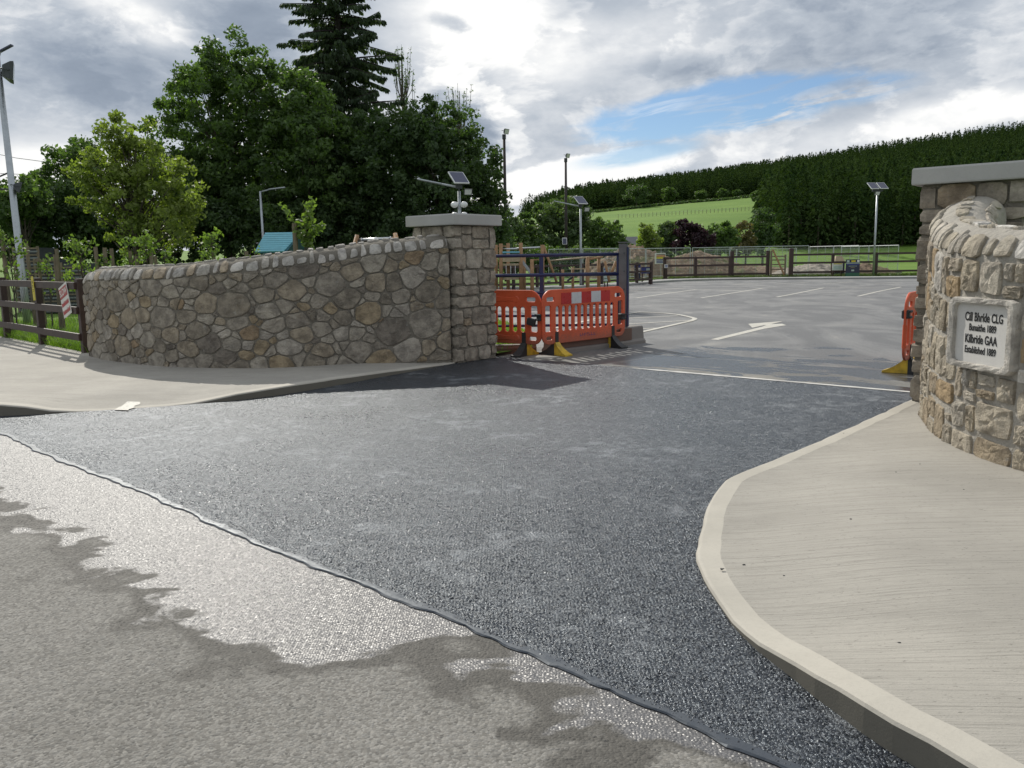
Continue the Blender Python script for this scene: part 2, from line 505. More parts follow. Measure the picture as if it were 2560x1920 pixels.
def mk_concrete(name, base, brushed=True, rz=0.0, rough=.82, lump=0.0):
    m_, t, b = newmat(name)
    p = t.n('NewGeometry').outputs['Position']
    st = t.noise(t.mapping(p, (1.6, 85, 3), (0, 0, rz)), 1.0, 6, .74, dist=.0) if brushed else t.noise(p, 60, 4, .6)
    big = t.noise(p, 1.1, 5, .6); fine = t.noise(p, 140, 3, .65)
    stain = t.noise(t.mapping(p, (.7, 2.4, 1), (0, 0, rz)), 1.6, 6, .65)
    c = t.mix(t.ss(big, .3, .72), tuple(x * .88 for x in base), tuple(min(1, x * 1.08) for x in base))
    c = t.mix(t.m('MULTIPLY', t.ss(st, .48, .66), .62 if brushed else .12), c, tuple(x * .60 for x in base))
    if brushed:
        pits = t.noise(t.mapping(p, (26, 90, 26), (0, 0, rz)), 1.0, 4, .7)
        c = t.mix(t.m('MULTIPLY', t.ss(pits, .60, .68), .65), c, tuple(x * .36 for x in base))
        blot = t.noise(t.mapping(p, (.8, 1.6, 1), (0, 0, rz + .5)), 1.1, 6, .7)
        c = t.mix(t.m('MULTIPLY', t.ss(blot, .52, .68), .4), c, tuple(x * .70 for x in base))
    c = t.mix(t.m('MULTIPLY', t.ss(stain, .58, .75), .35), c, (base[0] * .68, base[1] * .67, base[2] * .66))
    c = t.mix(t.m('MULTIPLY', t.ss(fine, .66, .78), .4), c, tuple(x * .5 for x in base))
    t.put(b.inputs['Base Color'], c)
    b.inputs['Roughness'].default_value = rough
    b.inputs['Specular IOR Level'].default_value = .3
    h = t.m('ADD', t.m('MULTIPLY', st, 1.0 if brushed else .3), t.m('MULTIPLY', fine, .5))
    if lump: h = t.m('ADD', h, t.m('MULTIPLY', t.m('ADD', t.noise(p, 22, 5, .65), t.m('MULTIPLY', t.noise(p, 7, 4, .6), 1.4)), 3.0 * lump))
    bump(t, b, h, .8 if (brushed or lump) else .3, .006 if not lump else .012)
    return m_
def mk_stone(name, stops, bstr=.55, bdist=.02, spk=.35):
    """each stone takes its own tint from the ramp"""
    m_, t, b = newmat(name)
    p = t.n('NewGeometry').outputs['Position']
    oi = t.n('ObjectInfo')
    rnd = oi.outputs['Random']
    off = t.n('CombineXYZ'); t.put(off.inputs[0], t.m('MULTIPLY', rnd, 37.0)); t.put(off.inputs[2], t.m('MULTIPLY', rnd, 11.0))
    q = t.vm('ADD', p, off)
    base = t.ramp(rnd, stops, 'CONSTANT')
    n1 = t.noise(q, 7, 6, .62); n2 = t.noise(q, 34, 5, .65); n3 = t.noise(q, 150, 3, .6)
    c = t.mix(t.ss(n1, .32, .68), t.mix(1.0, base, (.62, .60, .58), 'MULTIPLY'), t.mix(1.0, base, (1.24, 1.21, 1.16), 'MULTIPLY'))
    c = t.mix(t.m('MULTIPLY', t.ss(n2, .55, .72), .40), c, t.mix(1.0, base, (.46, .43, .40), 'MULTIPLY'))
    c = t.mix(t.m('MULTIPLY', t.ss(n3, .60, .74), spk), c, (.60, .58, .54))
    c = t.mix(t.m('MULTIPLY', t.ss(t.noise(q, 4.2, 4, .6), .60, .72), .14), c, (.30, .22, .13))
    lich = t.m('MULTIPLY', t.ss(t.noise(p, 11, 5, .7), .60, .70), .35)
    c = t.mix(lich, c, (.42, .42, .39))
    t.put(b.inputs['Base Color'], c)
    b.inputs['Roughness'].default_value = .88
    b.inputs['Specular IOR Level'].default_value = .3
    h = t.m('ADD', t.m('ADD', t.m('MULTIPLY', n1, .8), t.m('MULTIPLY', n2, .9)), t.m('MULTIPLY', n3, .34))
    bump(t, b, h, bstr, bdist)
    return m_
def mk_leaf(name, dark, light, trans=.35, tint=(1.5, 1.75, .55), scale=.9, spec=.35):
    m_, t, b = newmat(name)
    p = t.n('NewGeometry').outputs['Position']
    ge = t.n('NewGeometry')
    f1 = t.ss(t.noise(p, scale, 4, .6), .35, .65)
    f2 = ge.outputs['Random Per Island']
    c = t.mix(t.m('ADD', t.m('MULTIPLY', f1, .55), t.m('MULTIPLY', f2, .45)), dark, light)
    t.put(b.inputs['Base Color'], c)
    b.inputs['Roughness'].default_value = .55
    b.inputs['Specular IOR Level'].default_value = spec
    tr = t.n('BsdfTranslucent')
    t.put(tr.inputs['Color'], t.mix(1.0, c, tint, 'MULTIPLY'))
    ms = t.n('MixShader')
    ms.inputs[0].default_value = trans
    o = m_.node_tree.nodes['Material Output']
    t.t.links.new(b.outputs[0], ms.inputs[1]); t.t.links.new(tr.outputs[0], ms.inputs[2])
    t.t.links.new(ms.outputs[0], o.inputs[0])
    return m_
def mk_ground():
    m_, t, b = newmat('grass_ground')
    p = t.n('NewGeometry').outputs['Position']
    n1 = t.noise(p, .05, 5, .6); n2 = t.noise(p, .9, 5, .65); n3 = t.noise(p, 9, 4, .7)
    c = t.mix(t.ss(n1, .35, .65), (.095, .178, .024), (.130, .220, .032))
    c = t.mix(t.m('MULTIPLY', t.ss(n2, .45, .7), .5), c, (.085, .155, .026))
    c = t.mix(t.m('MULTIPLY', t.ss(n3, .5, .75), .4), c, (.16, .21, .05))
    t.put(b.inputs['Base Color'], c)
    b.inputs['Roughness'].default_value = .9
    b.inputs['Specular IOR Level'].default_value = .2
    bump(t, b, t.m('ADD', n2, n3), .6, .08)
    return m_
def mk_wood(name, base, var=.35, rough=.7):
    m_, t, b = newmat(name)
    v = t.n('TexCoord').outputs['Object']
    g = t.noise(t.mapping(v, (2, 2, 2)), 3, 5, .6)
    s = t.noise(t.mapping(v, (30, 30, 2.0)), 1.5, 4, .6)
    f = t.m('ADD', t.m('MULTIPLY', t.ss(g, .3, .7), .6), t.m('MULTIPLY', t.ss(s, .35, .65), .4))
    t.put(b.inputs['Base Color'], t.mix(f, tuple(c * (1 - var) for c in base), tuple(min(1, c * (1 + var)) for c in base)))
    b.inputs['Roughness'].default_value = rough
    bump(t, b, s, .3, .004)
    return m_

M = {}
M['apron'], M['road'], M['carpark'] = mk_apron(), mk_road(), mk_carpark()
M['slab'] = mk_concrete('brushed_concrete', (.365, .345, .305), True, R(-24))
M['kerb'] = mk_concrete('trowelled_concrete', (.43, .405, .352), False)
M['footpath'] = mk_concrete('grey_footpath', (.30, .30, .29), False)
M['block'] = mk_concrete('cast_concrete', (.21, .195, .18), False)
M['redblock'] = mk_concrete('stained_concrete', (.15, .095, .075), False)
M['granite'] = mk_concrete('cut_granite', (.42, .415, .40), False, rough=.7)
M['mortar'] = mk_concrete('lime_mortar', (.195, .178, .148), False, rough=.92, lump=1.0)
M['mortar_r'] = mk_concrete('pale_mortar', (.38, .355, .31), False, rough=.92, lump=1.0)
M['stone_l'] = mk_stone('rubble_stone', [(0, (.30, .275, .235)), (.22, (.34, .315, .27)), (.42, (.315, .275, .215)), (.58, (.25, .225, .185)), (.70, (.365, .34, .30)), (.84, (.31, .255, .175)), (.93, (.20, .18, .155)), (.97, (.28, .215, .145))], .8, .03)
M['stone_p'] = mk_stone('dressed_stone', [(0, (.31, .275, .23)), (.3, (.35, .315, .265)), (.55, (.28, .25, .21)), (.75, (.37, .34, .295)), (.92, (.32, .26, .19))], .7, .025)
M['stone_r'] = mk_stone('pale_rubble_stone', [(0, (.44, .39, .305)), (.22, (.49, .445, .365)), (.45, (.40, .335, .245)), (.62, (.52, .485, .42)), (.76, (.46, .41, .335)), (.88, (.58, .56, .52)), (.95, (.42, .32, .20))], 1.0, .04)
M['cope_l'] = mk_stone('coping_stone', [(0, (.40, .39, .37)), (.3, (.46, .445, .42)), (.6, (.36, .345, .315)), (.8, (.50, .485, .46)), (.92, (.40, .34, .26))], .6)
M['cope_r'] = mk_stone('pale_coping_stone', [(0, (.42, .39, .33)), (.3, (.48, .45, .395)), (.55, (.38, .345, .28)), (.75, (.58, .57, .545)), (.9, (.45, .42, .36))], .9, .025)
M['plaque'] = mk_stone('rough_plaque_granite', [(0, (.47, .455, .425))], 1.0, .02)
M['plaque_face'] = mk_concrete('honed_granite', (.62, .605, .575), False, rough=.6)
M['black_paint'] = plain('black_enamel', (.012, .012, .012), .45)
def mk_paint():
    m_, t, b = newmat('worn_road_paint')
    p = t.n('NewGeometry').outputs['Position']
    n1, n2 = t.noise(p, 1.4, 5, .6), t.noise(p, 38, 5, .7)
    wear = t.ss(t.m('ADD', n2, t.m('MULTIPLY', t.m('SUBTRACT', n1, .5), .5)), .56, .66)
    c = t.mix(t.ss(n1, .3, .7), (.42, .40, .35), (.56, .54, .48))
    t.put(b.inputs['Base Color'], t.mix(t.m('MULTIPLY', wear, .75), c, (.17, .168, .165)))
    b.inputs['Roughness'].default_value = .7
    return m_
M['paint'] = mk_paint()
M['chan'] = plain('channel_concrete', (.52, .51, .48), .7, var=.2, scale=4, coord='pos')
def mk_tar():
    m_, t, b = newmat('bitumen_sealer')
    p = t.n('NewGeometry').outputs['Position']
    n = t.noise(p, 14, 4, .6); n2 = t.noise(p, 70, 3, .6)
    b.inputs['Base Color'].default_value = (.040, .046, .056, 1)
    t.put(b.inputs['Roughness'], t.fmix(t.ss(n, .4, .6), .36, .58))
    b.inputs['Specular IOR Level'].default_value = .55
    b.inputs['Specular Tint'].default_value = (.8, .9, 1.0, 1)
    bump(t, b, t.m('ADD', n, t.m('MULTIPLY', n2, .5)), .35, .004)
    return m_
M['tar'] = mk_tar()
def mk_chip():
    m_, t, b = newmat('bitumen_coated_chip')
    r_ = t.n('NewGeometry').outputs['Random Per Island']
    p = t.n('NewGeometry').outputs['Position']
    dust = t.m('MULTIPLY', t.ss(t.noise(p, .9, 5, .6), .47, .62), t.ss(t.noise(p, 5, 5, .6), .46, .62))
    t.put(b.inputs['Base Color'], t.mix(t.m('MULTIPLY', dust, .55), t.mix(r_, (.006, .007, .010), (.040, .044, .054)), (.20, .21, .22)))
    t.put(b.inputs['Roughness'], t.fmix(r_, .34, .6))
    b.inputs['Specular IOR Level'].default_value = .42
    b.inputs['Specular Tint'].default_value = (.8, .9, 1.0, 1)
    return m_
M['chip'] = mk_chip()
M['ground'] = mk_ground()
def mk_soil():
    m_, t, b = newmat('heaped_soil')
    p = t.n('NewGeometry').outputs['Position']
    n1, n2, n3 = t.noise(p, .8, 5, .6), t.noise(p, 3.5, 6, .7), t.noise(p, 12, 4, .7)
    c = t.mix(t.ss(n2, .35, .65), (.15, .105, .07), (.26, .19, .13))
    c = t.mix(t.m('MULTIPLY', t.ss(n1, .52, .62), .8), c, t.mix(n3, (.09, .12, .035), (.19, .19, .08)))
    t.put(b.inputs['Base Color'], c)
    b.inputs['Roughness'].default_value = .95
    bump(t, b, t.m('ADD', n2, t.m('MULTIPLY', n3, .4)), .9, .15)
    return m_
M['soil'] = mk_soil()
M['kerb_face'] = mk_concrete('shaded_kerb_face', (.15, .14, .115), False)  # shade of the upright kerb face put into a darker colour, with some mud
M['fence'] = mk_wood('brown_stained_timber', (.040, .021, .017), .4, .55)
M['timber'] = mk_wood('round_timber', (.30, .175, .085), .3)
M['stake'] = mk_wood('weathered_stake', (.17, .14, .095), .3, .85)
M['bark'] = mk_wood('bark', (.075, .062, .048), .4, .9)
M['polewood'] = mk_wood('dark_pole', (.028, .020, .020), .3, .7)
M['galv'] = plain('galvanised_steel', (.40, .43, .45), .42, .75, .12, 8)
M['silver'] = plain('bright_steel', (.55, .57, .58), .3, .9, .08)
M['mesh'] = plain('zinc_wire', (.46, .49, .50), .5, .5)
M['darkmetal'] = plain('dark_housing', (.035, .042, .045), .45)
M['lens'] = plain('lamp_glass', (.55, .57, .55), .18)
M['solar'] = plain('solar_cells', (.05, .055, .10), .12, var=.1)
M['whiteplastic'] = plain('white_plastic', (.72, .73, .73), .35, var=.05)
M['blue'] = plain('blue_gate_paint', (.009, .016, .075), .38, var=.25, scale=4)
M['greypost'] = plain('grey_post', (.115, .118, .125), .6, var=.2, scale=5, bmp=.2)
def mk_plastic(name, base):
    m_, t, b = newmat(name)
    v = t.n('TexCoord').outputs['Object']
    n1, n2, n3 = t.noise(v, 2.2, 5, .6), t.noise(t.mapping(v, (1, 1, 5)), 7, 6, .7), t.noise(v, 45, 4, .7)
    c = t.mix(t.ss(n1, .3, .7), tuple(x * .86 for x in base), tuple(min(1, x * 1.1) + .012 for x in base))
    c = t.mix(t.m('MULTIPLY', t.ss(n2, .55, .75), .45), c, (base[0] * .5, base[1] * .75 + .02, base[2] + .02))
    sep = t.n('SeparateXYZ', Vector=v)
    splash = t.m('MULTIPLY', t.ss(t.m('ADD', sep.outputs[2], t.m('MULTIPLY', t.m('SUBTRACT', n3, .5), .5)), .42, .16), .55)
    c = t.mix(splash, c, (.12, .095, .07))
    c = t.mix(t.m('MULTIPLY', t.ss(n3, .66, .74), .5), c, (base[0] * .8 + .1, base[1] + .16, base[2] + .14))
    t.put(b.inputs['Base Color'], c)
    t.put(b.inputs['Roughness'], t.fmix(t.ss(n2, .4, .7), .38, .62))
    bump(t, b, n3, .12, .004)
    return m_
M['orange'] = mk_plastic('orange_plastic', (.60, .085, .024))
M['yellow'] = plain('yellow_plastic', (.50, .34, .03), .6, var=.3, scale=9)
M['rubber'] = plain('black_rubber', (.022, .023, .024), .6, var=.2)
M['reflred'] = plain('red_reflective', (.42, .012, .015), .3, var=.08)
M['reflwhite'] = plain('white_reflective', (.52, .53, .55), .3, var=.06)
M['teal'] = plain('teal_board', (.15, .40, .48), .5, var=.08)
M['tealdark'] = plain('teal_gable', (.03, .12, .16), .55)
M['beige'] = plain('beige_board', (.36, .29, .18), .6)
M['signwhite'] = plain('sign_white', (.62, .61, .57), .45, var=.08)
M['signred'] = plain('sign_red', (.34, .022, .028), .45, var=.12)
M['signyellow'] = plain('sign_yellow', (.52, .43, .02), .45, var=.1)
M['signblue'] = plain('sign_blue', (.03, .045, .20), .45)
M['signnavy'] = plain('sign_navy', (.016, .02, .05), .45)
M['signgreen'] = plain('sign_green', (.02, .10, .06), .45)
M['signpale'] = plain('sign_pale_green', (.36, .44, .40), .5)
M['signorange'] = plain('sign_orange', (.45, .16, .05), .45)
M['fadedblue'] = plain('faded_blue_stencil', (.16, .055, .11), .5, var=.3, scale=30)
M['slate'] = plain('slate_roof', (.085, .092, .105), .7, bmp=.3, bscale=8)
M['render'] = plain('house_render', (.5, .49, .46), .8)
M['leaf_maple'] = mk_leaf('maple_leaves', (.045, .080, .030), (.120, .185, .058), .42)
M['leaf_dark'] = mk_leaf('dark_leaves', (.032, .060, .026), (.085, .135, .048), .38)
M['leaf_light'] = mk_leaf('spring_leaves', (.115, .155, .042), (.24, .285, .085), .46)
M['leaf_mid'] = mk_leaf('mid_leaves', (.045, .085, .024), (.105, .160, .045), .38)
M['leaf_grey'] = mk_leaf('willow_leaves', (.055, .090, .040), (.125, .170, .080), .38)
M['leaf_purple'] = mk_leaf('purple_leaves', (.018, .010, .014), (.055, .026, .036), .25, (1.4, .8, 1.0))
M['leaf_brown'] = mk_leaf('bronze_leaves', (.09, .085, .035), (.15, .14, .06), .35, (1.3, 1.2, .6))
M['leaf_sap'] = mk_leaf('sapling_leaves', (.085, .135, .035), (.19, .26, .085), .42)
M['needle'] = mk_leaf('spruce_needles', (.030, .050, .032), (.075, .105, .055), .28, spec=.12)
M['forest'] = mk_leaf('forest_needles', (.016, .034, .015), (.060, .090, .030), .15, scale=.13, spec=.0)
M['grass'] = mk_leaf('grass_blades', (.085, .155, .022), (.20, .30, .055), .40, scale=2.5)
M['stubble'] = mk_leaf('rough_verge', (.05, .085, .02), (.11, .16, .04), .3, scale=2.5)
M['fadedslat'] = plain('grey_slat', (.16, .18, .18), .6)
# ------------------------------------------------------------------ the ground, road, apron and car park
def terrain(x, y):
    ridge = np.maximum(9.0, 27.0 + .110 * x + np.minimum(0, (x - 60)) * .02)
    t = np.clip((y - 112.0) / 415.0, 0, 1.35)
    z = ridge * np.where(t > 0, np.maximum(t, 1e-6) ** .86, 0)
    z = z + np.clip((y - 560) / 900, 0, 1) * -10
    z = z + np.where(y > 120, 1.0, 0) * .5 * np.sin(x / 37.0) * np.sin(y / 29.0) * np.clip((y - 120) / 80, 0, 1)
    return z - .03
def tz(x, y):
    return float(terrain(np.float64(x), np.float64(y)))
xs = np.concatenate([np.linspace(-2500, -300, 12), np.linspace(-280, 520, 101), np.linspace(560, 3000, 12)])
ys = np.concatenate([np.linspace(-1500, -60, 10), np.linspace(-40, 100, 15), np.linspace(112, 700, 99), np.linspace(730, 5000, 16)])
XX, YY = np.meshgrid(xs, ys)
V = np.stack([XX, YY, terrain(XX, YY)], -1).reshape(-1, 3)
nx, ny = len(xs), len(ys)
ii = (np.arange(ny - 1)[:, None] * nx + np.arange(nx - 1)[None]).ravel()
me = fastmesh('ground', V, np.stack([ii, ii + 1, ii + 1 + nx, ii + nx], 1))
me.materials.append(M['ground'])
me.polygons.foreach_set('use_smooth', [True] * len(me.polygons))
tag(link(bpy.data.objects.new('ground', me)), kind='structure')

def polysheet(name, pts, z, mat, parent=None, kind='structure'):
    o = meshobj(name, [(p[0], p[1], z) for p in pts], [tuple(range(len(pts)))], mat, parent)
    if parent is None: tag(o, kind=kind)
    return o
def catmull(pts, n):
    pts = [Vector(p) for p in pts]
    P_ = [pts[0] * 2 - pts[1]] + pts + [pts[-1] * 2 - pts[-2]]
    dense = []
    for i in range(1, len(P_) - 2):
        for k in range(12):
            t = k / 12
            a, b, c, d = P_[i - 1], P_[i], P_[i + 1], P_[i + 2]
            dense.append(.5 * ((2 * b) + (c - a) * t + (2 * a - 5 * b + 4 * c - d) * t * t + (3 * b - a - 3 * c + d) * t ** 3))
    dense.append(pts[-1])
    cum = [0.0]
    for a, b in zip(dense, dense[1:]): cum.append(cum[-1] + (b - a).length)
    outp, j = [], 0
    for i in range(n):
        s = cum[-1] * i / (n - 1)
        while j < len(cum) - 2 and cum[j + 1] < s: j += 1
        f = (s - cum[j]) / max(1e-9, cum[j + 1] - cum[j])
        outp.append(dense[j].lerp(dense[j + 1], f))
    return outp
seam_dir = (G(1700, 1780) - G(0, 1080)).normalized()
seam_n = Vector((-seam_dir.y, seam_dir.x, 0))
if seam_n.y < 0: seam_n = -seam_n
s0 = G(850, 1440)
q = lambda a, b: s0 + seam_dir * a + seam_n * b
polysheet('road', [q(-60, -7.5), q(60, -7.5), q(60, .5), q(-60, .5)], 0.0, M['road'])
car = polysheet('car_park', [(-.45, 12.75), (4.45, 8.5), (7, 7.9), (34, 9), (44, 46), (22.2, 46.6), (17, 48.2), (12.35, 49.1), (9.8, 48.1), (8, 46), (6, 42.3),
          (2.5, 39.6), (-3, 38.5), (-12, 37.5), (-14, 27), (-4.5, 22.4), (-1.2, 20.2), (-.2, 19.0), (.35, 16.5), (.1, 13.6)], .002, M['carpark'])
# fresh asphalt: a thin raised mat with a ragged edge along the seam
kerb_r = [(4.12, 8.3, .05), (3.2, 7.25, .045), (2.2, 6.15, .04), (1.5, 5.42, .036), (1.3, 5.12, .032), (1.12, 4.66, .03), (.95, 4.12, .03), (.885, 3.83, .03), (.87, 3.46, .03),
          (.885, 3.2, .034), (.92, 2.95, .05), (.97, 2.76, .075), (1.05, 2.5, .105), (1.15, 2.25, .12), (1.45, 1.6, .125), (1.95, .85, .125), (2.7, 0, .125), (4, -1.3, .125), (8, -5, .125)]
kerb_l = [(-.74, 12.02, .012), (-1.3, 11.15, .05), (-1.9, 10.25, .085), (-2.5, 9.4, .105), (-2.95, 8.98, .085), (-3.27, 8.83, .04), (-3.55, 8.68, .014), (-4.1, 8.47, .010), (-4.5, 8.36, .016),
          (-4.72, 8.30, .05), (-4.88, 8.26, .09), (-5.15, 8.22, .125), (-5.6, 8.4, .125), (-6.4, 9.1, .125), (-8, 10.6, .125), (-12, 14.4, .125), (-22, 24, .125)]
seam_pts = [q(a, .016 * math.sin(a * 2.1) + .007 * math.sin(a * 11) + rng.uniform(-.007, .007)) for a in np.linspace(-6.9, 3.3, 90)]
ap = [(p.x, p.y) for p in seam_pts] + [(1.6, 1.5), (1.5, 2.6), (1.4, 4), (2.0, 5.4), (4.6, 8.1), (4.45, 8.62), (1.5, 11.2), (-.3, 12.75), (-1.4, 12.2), (-1.8, 11), (-2.6, 10), (-3.4, 9.3), (-5, 9.2)]
nb = len(ap)
apr = meshobj('apron', [(x, y, .008) for x, y in ap] + [(p.x, p.y, -.01) for p in seam_pts],
        [tuple(range(nb))] + [(i + 1, i, nb + i, nb + i + 1) for i in range(len(seam_pts) - 1)], M['apron'])
tag(apr, kind='structure')
# bitumen sealer poured along the seam
vs, fs = [], []
for i, p in enumerate(catmull(seam_pts, 260)):
    wd = .020 + .006 * math.sin(i * .31) + .005 * math.sin(i * 1.3) + rng.uniform(-.005, .005)
    lo, hi = p - seam_n * (wd * .9), p + seam_n * wd
    vs += [(lo.x, lo.y, .0035), (p.x - seam_n.x * wd * .6, p.y - seam_n.y * wd * .6, .0088), (p.x + seam_n.x * wd * .2, p.y + seam_n.y * wd * .2, .0092), (hi.x, hi.y, .0088)]
    if i:
        for k in range(3): fs.append(((i - 1) * 4 + k, i * 4 + k, i * 4 + k + 1, (i - 1) * 4 + k + 1))
meshobj('tar_seam', vs, fs, M['tar'], apr)
# the coarse chippings of the mat, as stones, where they are near enough to tell apart
def in_poly(x, y, poly):
    c = np.zeros(len(x), bool)
    for (x1, y1), (x2, y2) in zip(poly, poly[1:] + poly[:1]):
        c ^= ((y1 > y) != (y2 > y)) & (x < (x2 - x1) * (y - y1) / (y2 - y1 + 1e-12) + x1)
    return c
kr = catmull(kerb_r, 60)
near_poly = [(p.x, p.y) for p in seam_pts if -3.4 < (p - s0).dot(seam_dir) < 3.2] + [(k.x + .004, k.y) for k in kr[::-1] if 1.2 < k.y < 6.0]
cx = nrg.uniform(-2.6, 2.4, 150000); cy = nrg.uniform(1.3, 6.0, 150000)
keep = in_poly(cx, cy, near_poly) & (nrg.uniform(size=150000) < np.clip((6.2 - cy) / 2.6, 0, 1))
cx, cy = cx[keep], cy[keep]
n_ = len(cx)
oct_v = np.array([[1, 0, 0], [0, 1, 0], [-1, 0, 0], [0, -1, 0], [.25, .15, 1], [-.2, .25, .85]], float)
Vc = oct_v[None] * nrg.uniform(.6, 1.25, (n_, 6, 1)) + nrg.normal(0, .16, (n_, 6, 3))
an = nrg.uniform(0, 6.283, n_)
sz = nrg.uniform(.0038, .0085, n_)[:, None, None]
rx_ = Vc[..., 0] * np.cos(an)[:, None] - Vc[..., 1] * np.sin(an)[:, None]
ry_ = Vc[..., 0] * np.sin(an)[:, None] + Vc[..., 1] * np.cos(an)[:, None]
Vc = np.stack([rx_, ry_ * .85, Vc[..., 2] * nrg.uniform(.35, .75, (n_, 1))], -1) * sz
Vc += np.stack([cx, cy, np.full(n_, .0072)], -1)[:, None]
tr_ = np.array([[0, 1, 4], [1, 5, 4], [1, 2, 5], [2, 3, 5], [3, 4, 5], [3, 0, 4]])
me = fastmesh('chippings', Vc.reshape(-1, 3), None, (np.arange(n_)[:, None, None] * 6 + tr_[None]).reshape(-1, 3))
me.materials.append(M['chip'])
link(bpy.data.objects.new('chippings', me), apr)['kind'] = 'stuff'
print('chips', n_)
# pale concrete channel between apron and car park
ch = MB(); a, b = Vector((1.62, 11.05, 0)), Vector((4.45, 8.62, 0)); dv = (b - a).normalized(); nv = Vector((-dv.y, dv.x, 0))
segs = 26
vs, fs = [], []
for i in range(segs + 1):
    p = a.lerp(b, i / segs)
    wd = .045 + rng.uniform(-.012, .012) - (.03 if i < 2 else 0)
    vs += [(p - nv * wd).to_tuple(), (p + nv * wd).to_tuple()]
    if i: fs.append((2 * i - 2, 2 * i - 1, 2 * i + 1, 2 * i))
meshobj('drain_channel', [(v[0], v[1], .0125) for v in vs], fs, M['chan'], car)

def pavement(name, kerb_pts, back_pts, hback, n, mat, side):
    K = catmull(kerb_pts, n); B = catmull([(x, y, hback) for x, y in back_pts], n)
    kv, kf, sv, sf = [], [], [], []
    cols = 16
    for i, (k, b) in enumerate(zip(K, B)):
        t = (K[min(i + 1, n - 1)] - K[max(i - 1, 0)]); t.z = 0; t.normalize()
        nr = Vector((-t.y, t.x, 0)) * side
        h = k.z + .0015 * math.sin(i * 1.9) + rng.uniform(-.0018, .0018)
        k = Vector((k.x + nr.x * (rng.uniform(-.004, .004) + .003 * math.sin(i * .9)), k.y + nr.y * (rng.uniform(-.004, .004) + .003 * math.sin(i * .9)), k.z))
        wv = .115 + .004 * math.sin(i * .7)
        kv += [(k.x, k.y, -.06), (k.x, k.y, h - .016), (k.x + nr.x * .006, k.y + nr.y * .006, h - .004), (k.x + nr.x * .02, k.y + nr.y * .02, h), (k.x + nr.x * wv, k.y + nr.y * wv, h + .002)]
        inner = Vector((k.x + nr.x * wv, k.y + nr.y * wv, 0))
        bb = Vector((b.x, b.y, 0))
        L = (bb - inner).length
        for c in range(cols):
            f = (c / (cols - 1)) ** 1.3
            p = inner.lerp(bb, f)
            g = min(1, f * L / .95); g = g * g * (3 - 2 * g)
            sv.append((p.x, p.y, h + (hback - h) * g + (.0018 if c == 0 else 0)))
        if i:
            for c in range(4): kf.append(((i - 1) * 5 + c, i * 5 + c, i * 5 + c + 1, (i - 1) * 5 + c + 1)[::-side])
            for c in range(cols - 1): sf.append(((i - 1) * cols + c, i * cols + c, i * cols + c + 1, (i - 1) * cols + c + 1)[::-side])
    o = tag(meshobj(name, sv, sf, mat, None, True), kind='structure')
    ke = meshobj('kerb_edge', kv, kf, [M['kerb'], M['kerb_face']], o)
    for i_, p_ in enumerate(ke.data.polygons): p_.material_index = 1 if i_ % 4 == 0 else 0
    return o
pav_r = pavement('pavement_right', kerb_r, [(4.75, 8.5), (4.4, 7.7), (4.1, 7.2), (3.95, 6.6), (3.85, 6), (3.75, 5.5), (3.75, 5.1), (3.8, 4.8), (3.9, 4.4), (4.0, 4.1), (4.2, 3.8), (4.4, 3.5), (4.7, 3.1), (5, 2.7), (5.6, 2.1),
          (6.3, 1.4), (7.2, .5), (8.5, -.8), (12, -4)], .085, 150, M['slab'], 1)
left_back = [(-1.0, 12.25), (-1.5, 11.95), (-1.9, 11.8), (-2.6, 11.6), (-3.1, 11.5), (-3.7, 11.5), (-4.2, 11.6), (-4.9, 11.9), (-5.4, 12.3), (-5.9, 12.75), (-6.4, 13.2), (-6.9, 13.4), (-7.4, 13.9), (-8.4, 14.9), (-10, 16.5), (-14, 20.4), (-24, 30.5)]
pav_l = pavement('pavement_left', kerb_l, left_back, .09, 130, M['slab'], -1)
# worn white paint left on the dropped kerb
from mathutils.bvhtree import BVHTree
bv = BVHTree.FromPolygons([v.co for v in pav_l.data.vertices], [p.vertices for p in pav_l.data.polygons])
mk = [G(285, 1024, .02), G(322, 1025, .02), G(352, 1001, .04), G(318, 1001, .04)]
vs, fs = [], []
for i in range(9):
    for j in range(7):
        p = mk[0].lerp(mk[3], i / 8).lerp(mk[1].lerp(mk[2], i / 8), j / 6 * (1 - .12 * math.sin(i * 1.7)))
        hit = bv.ray_cast(Vector((p.x, p.y, 1)), Vector((0, 0, -1)))[0]
        vs.append((p.x, p.y, (hit.z if hit else .014) + .004))
        if i and j: fs.append(((i - 1) * 7 + j - 1, (i - 1) * 7 + j, i * 7 + j, i * 7 + j - 1))
meshobj('paint_patch', vs, fs, M['paint'], pav_l)
# lawns behind the left wall and fence
polysheet('lawn', [(x, y) for x, y in left_back] + [(-45, 52), (-45, 60), (-12, 37.4), (-14, 27), (-4.5, 22.4), (-1.2, 20.2), (-.2, 19.0), (.35, 16.5), (.3, 13.4), (-.2, 12.7)], .055, M['ground'])
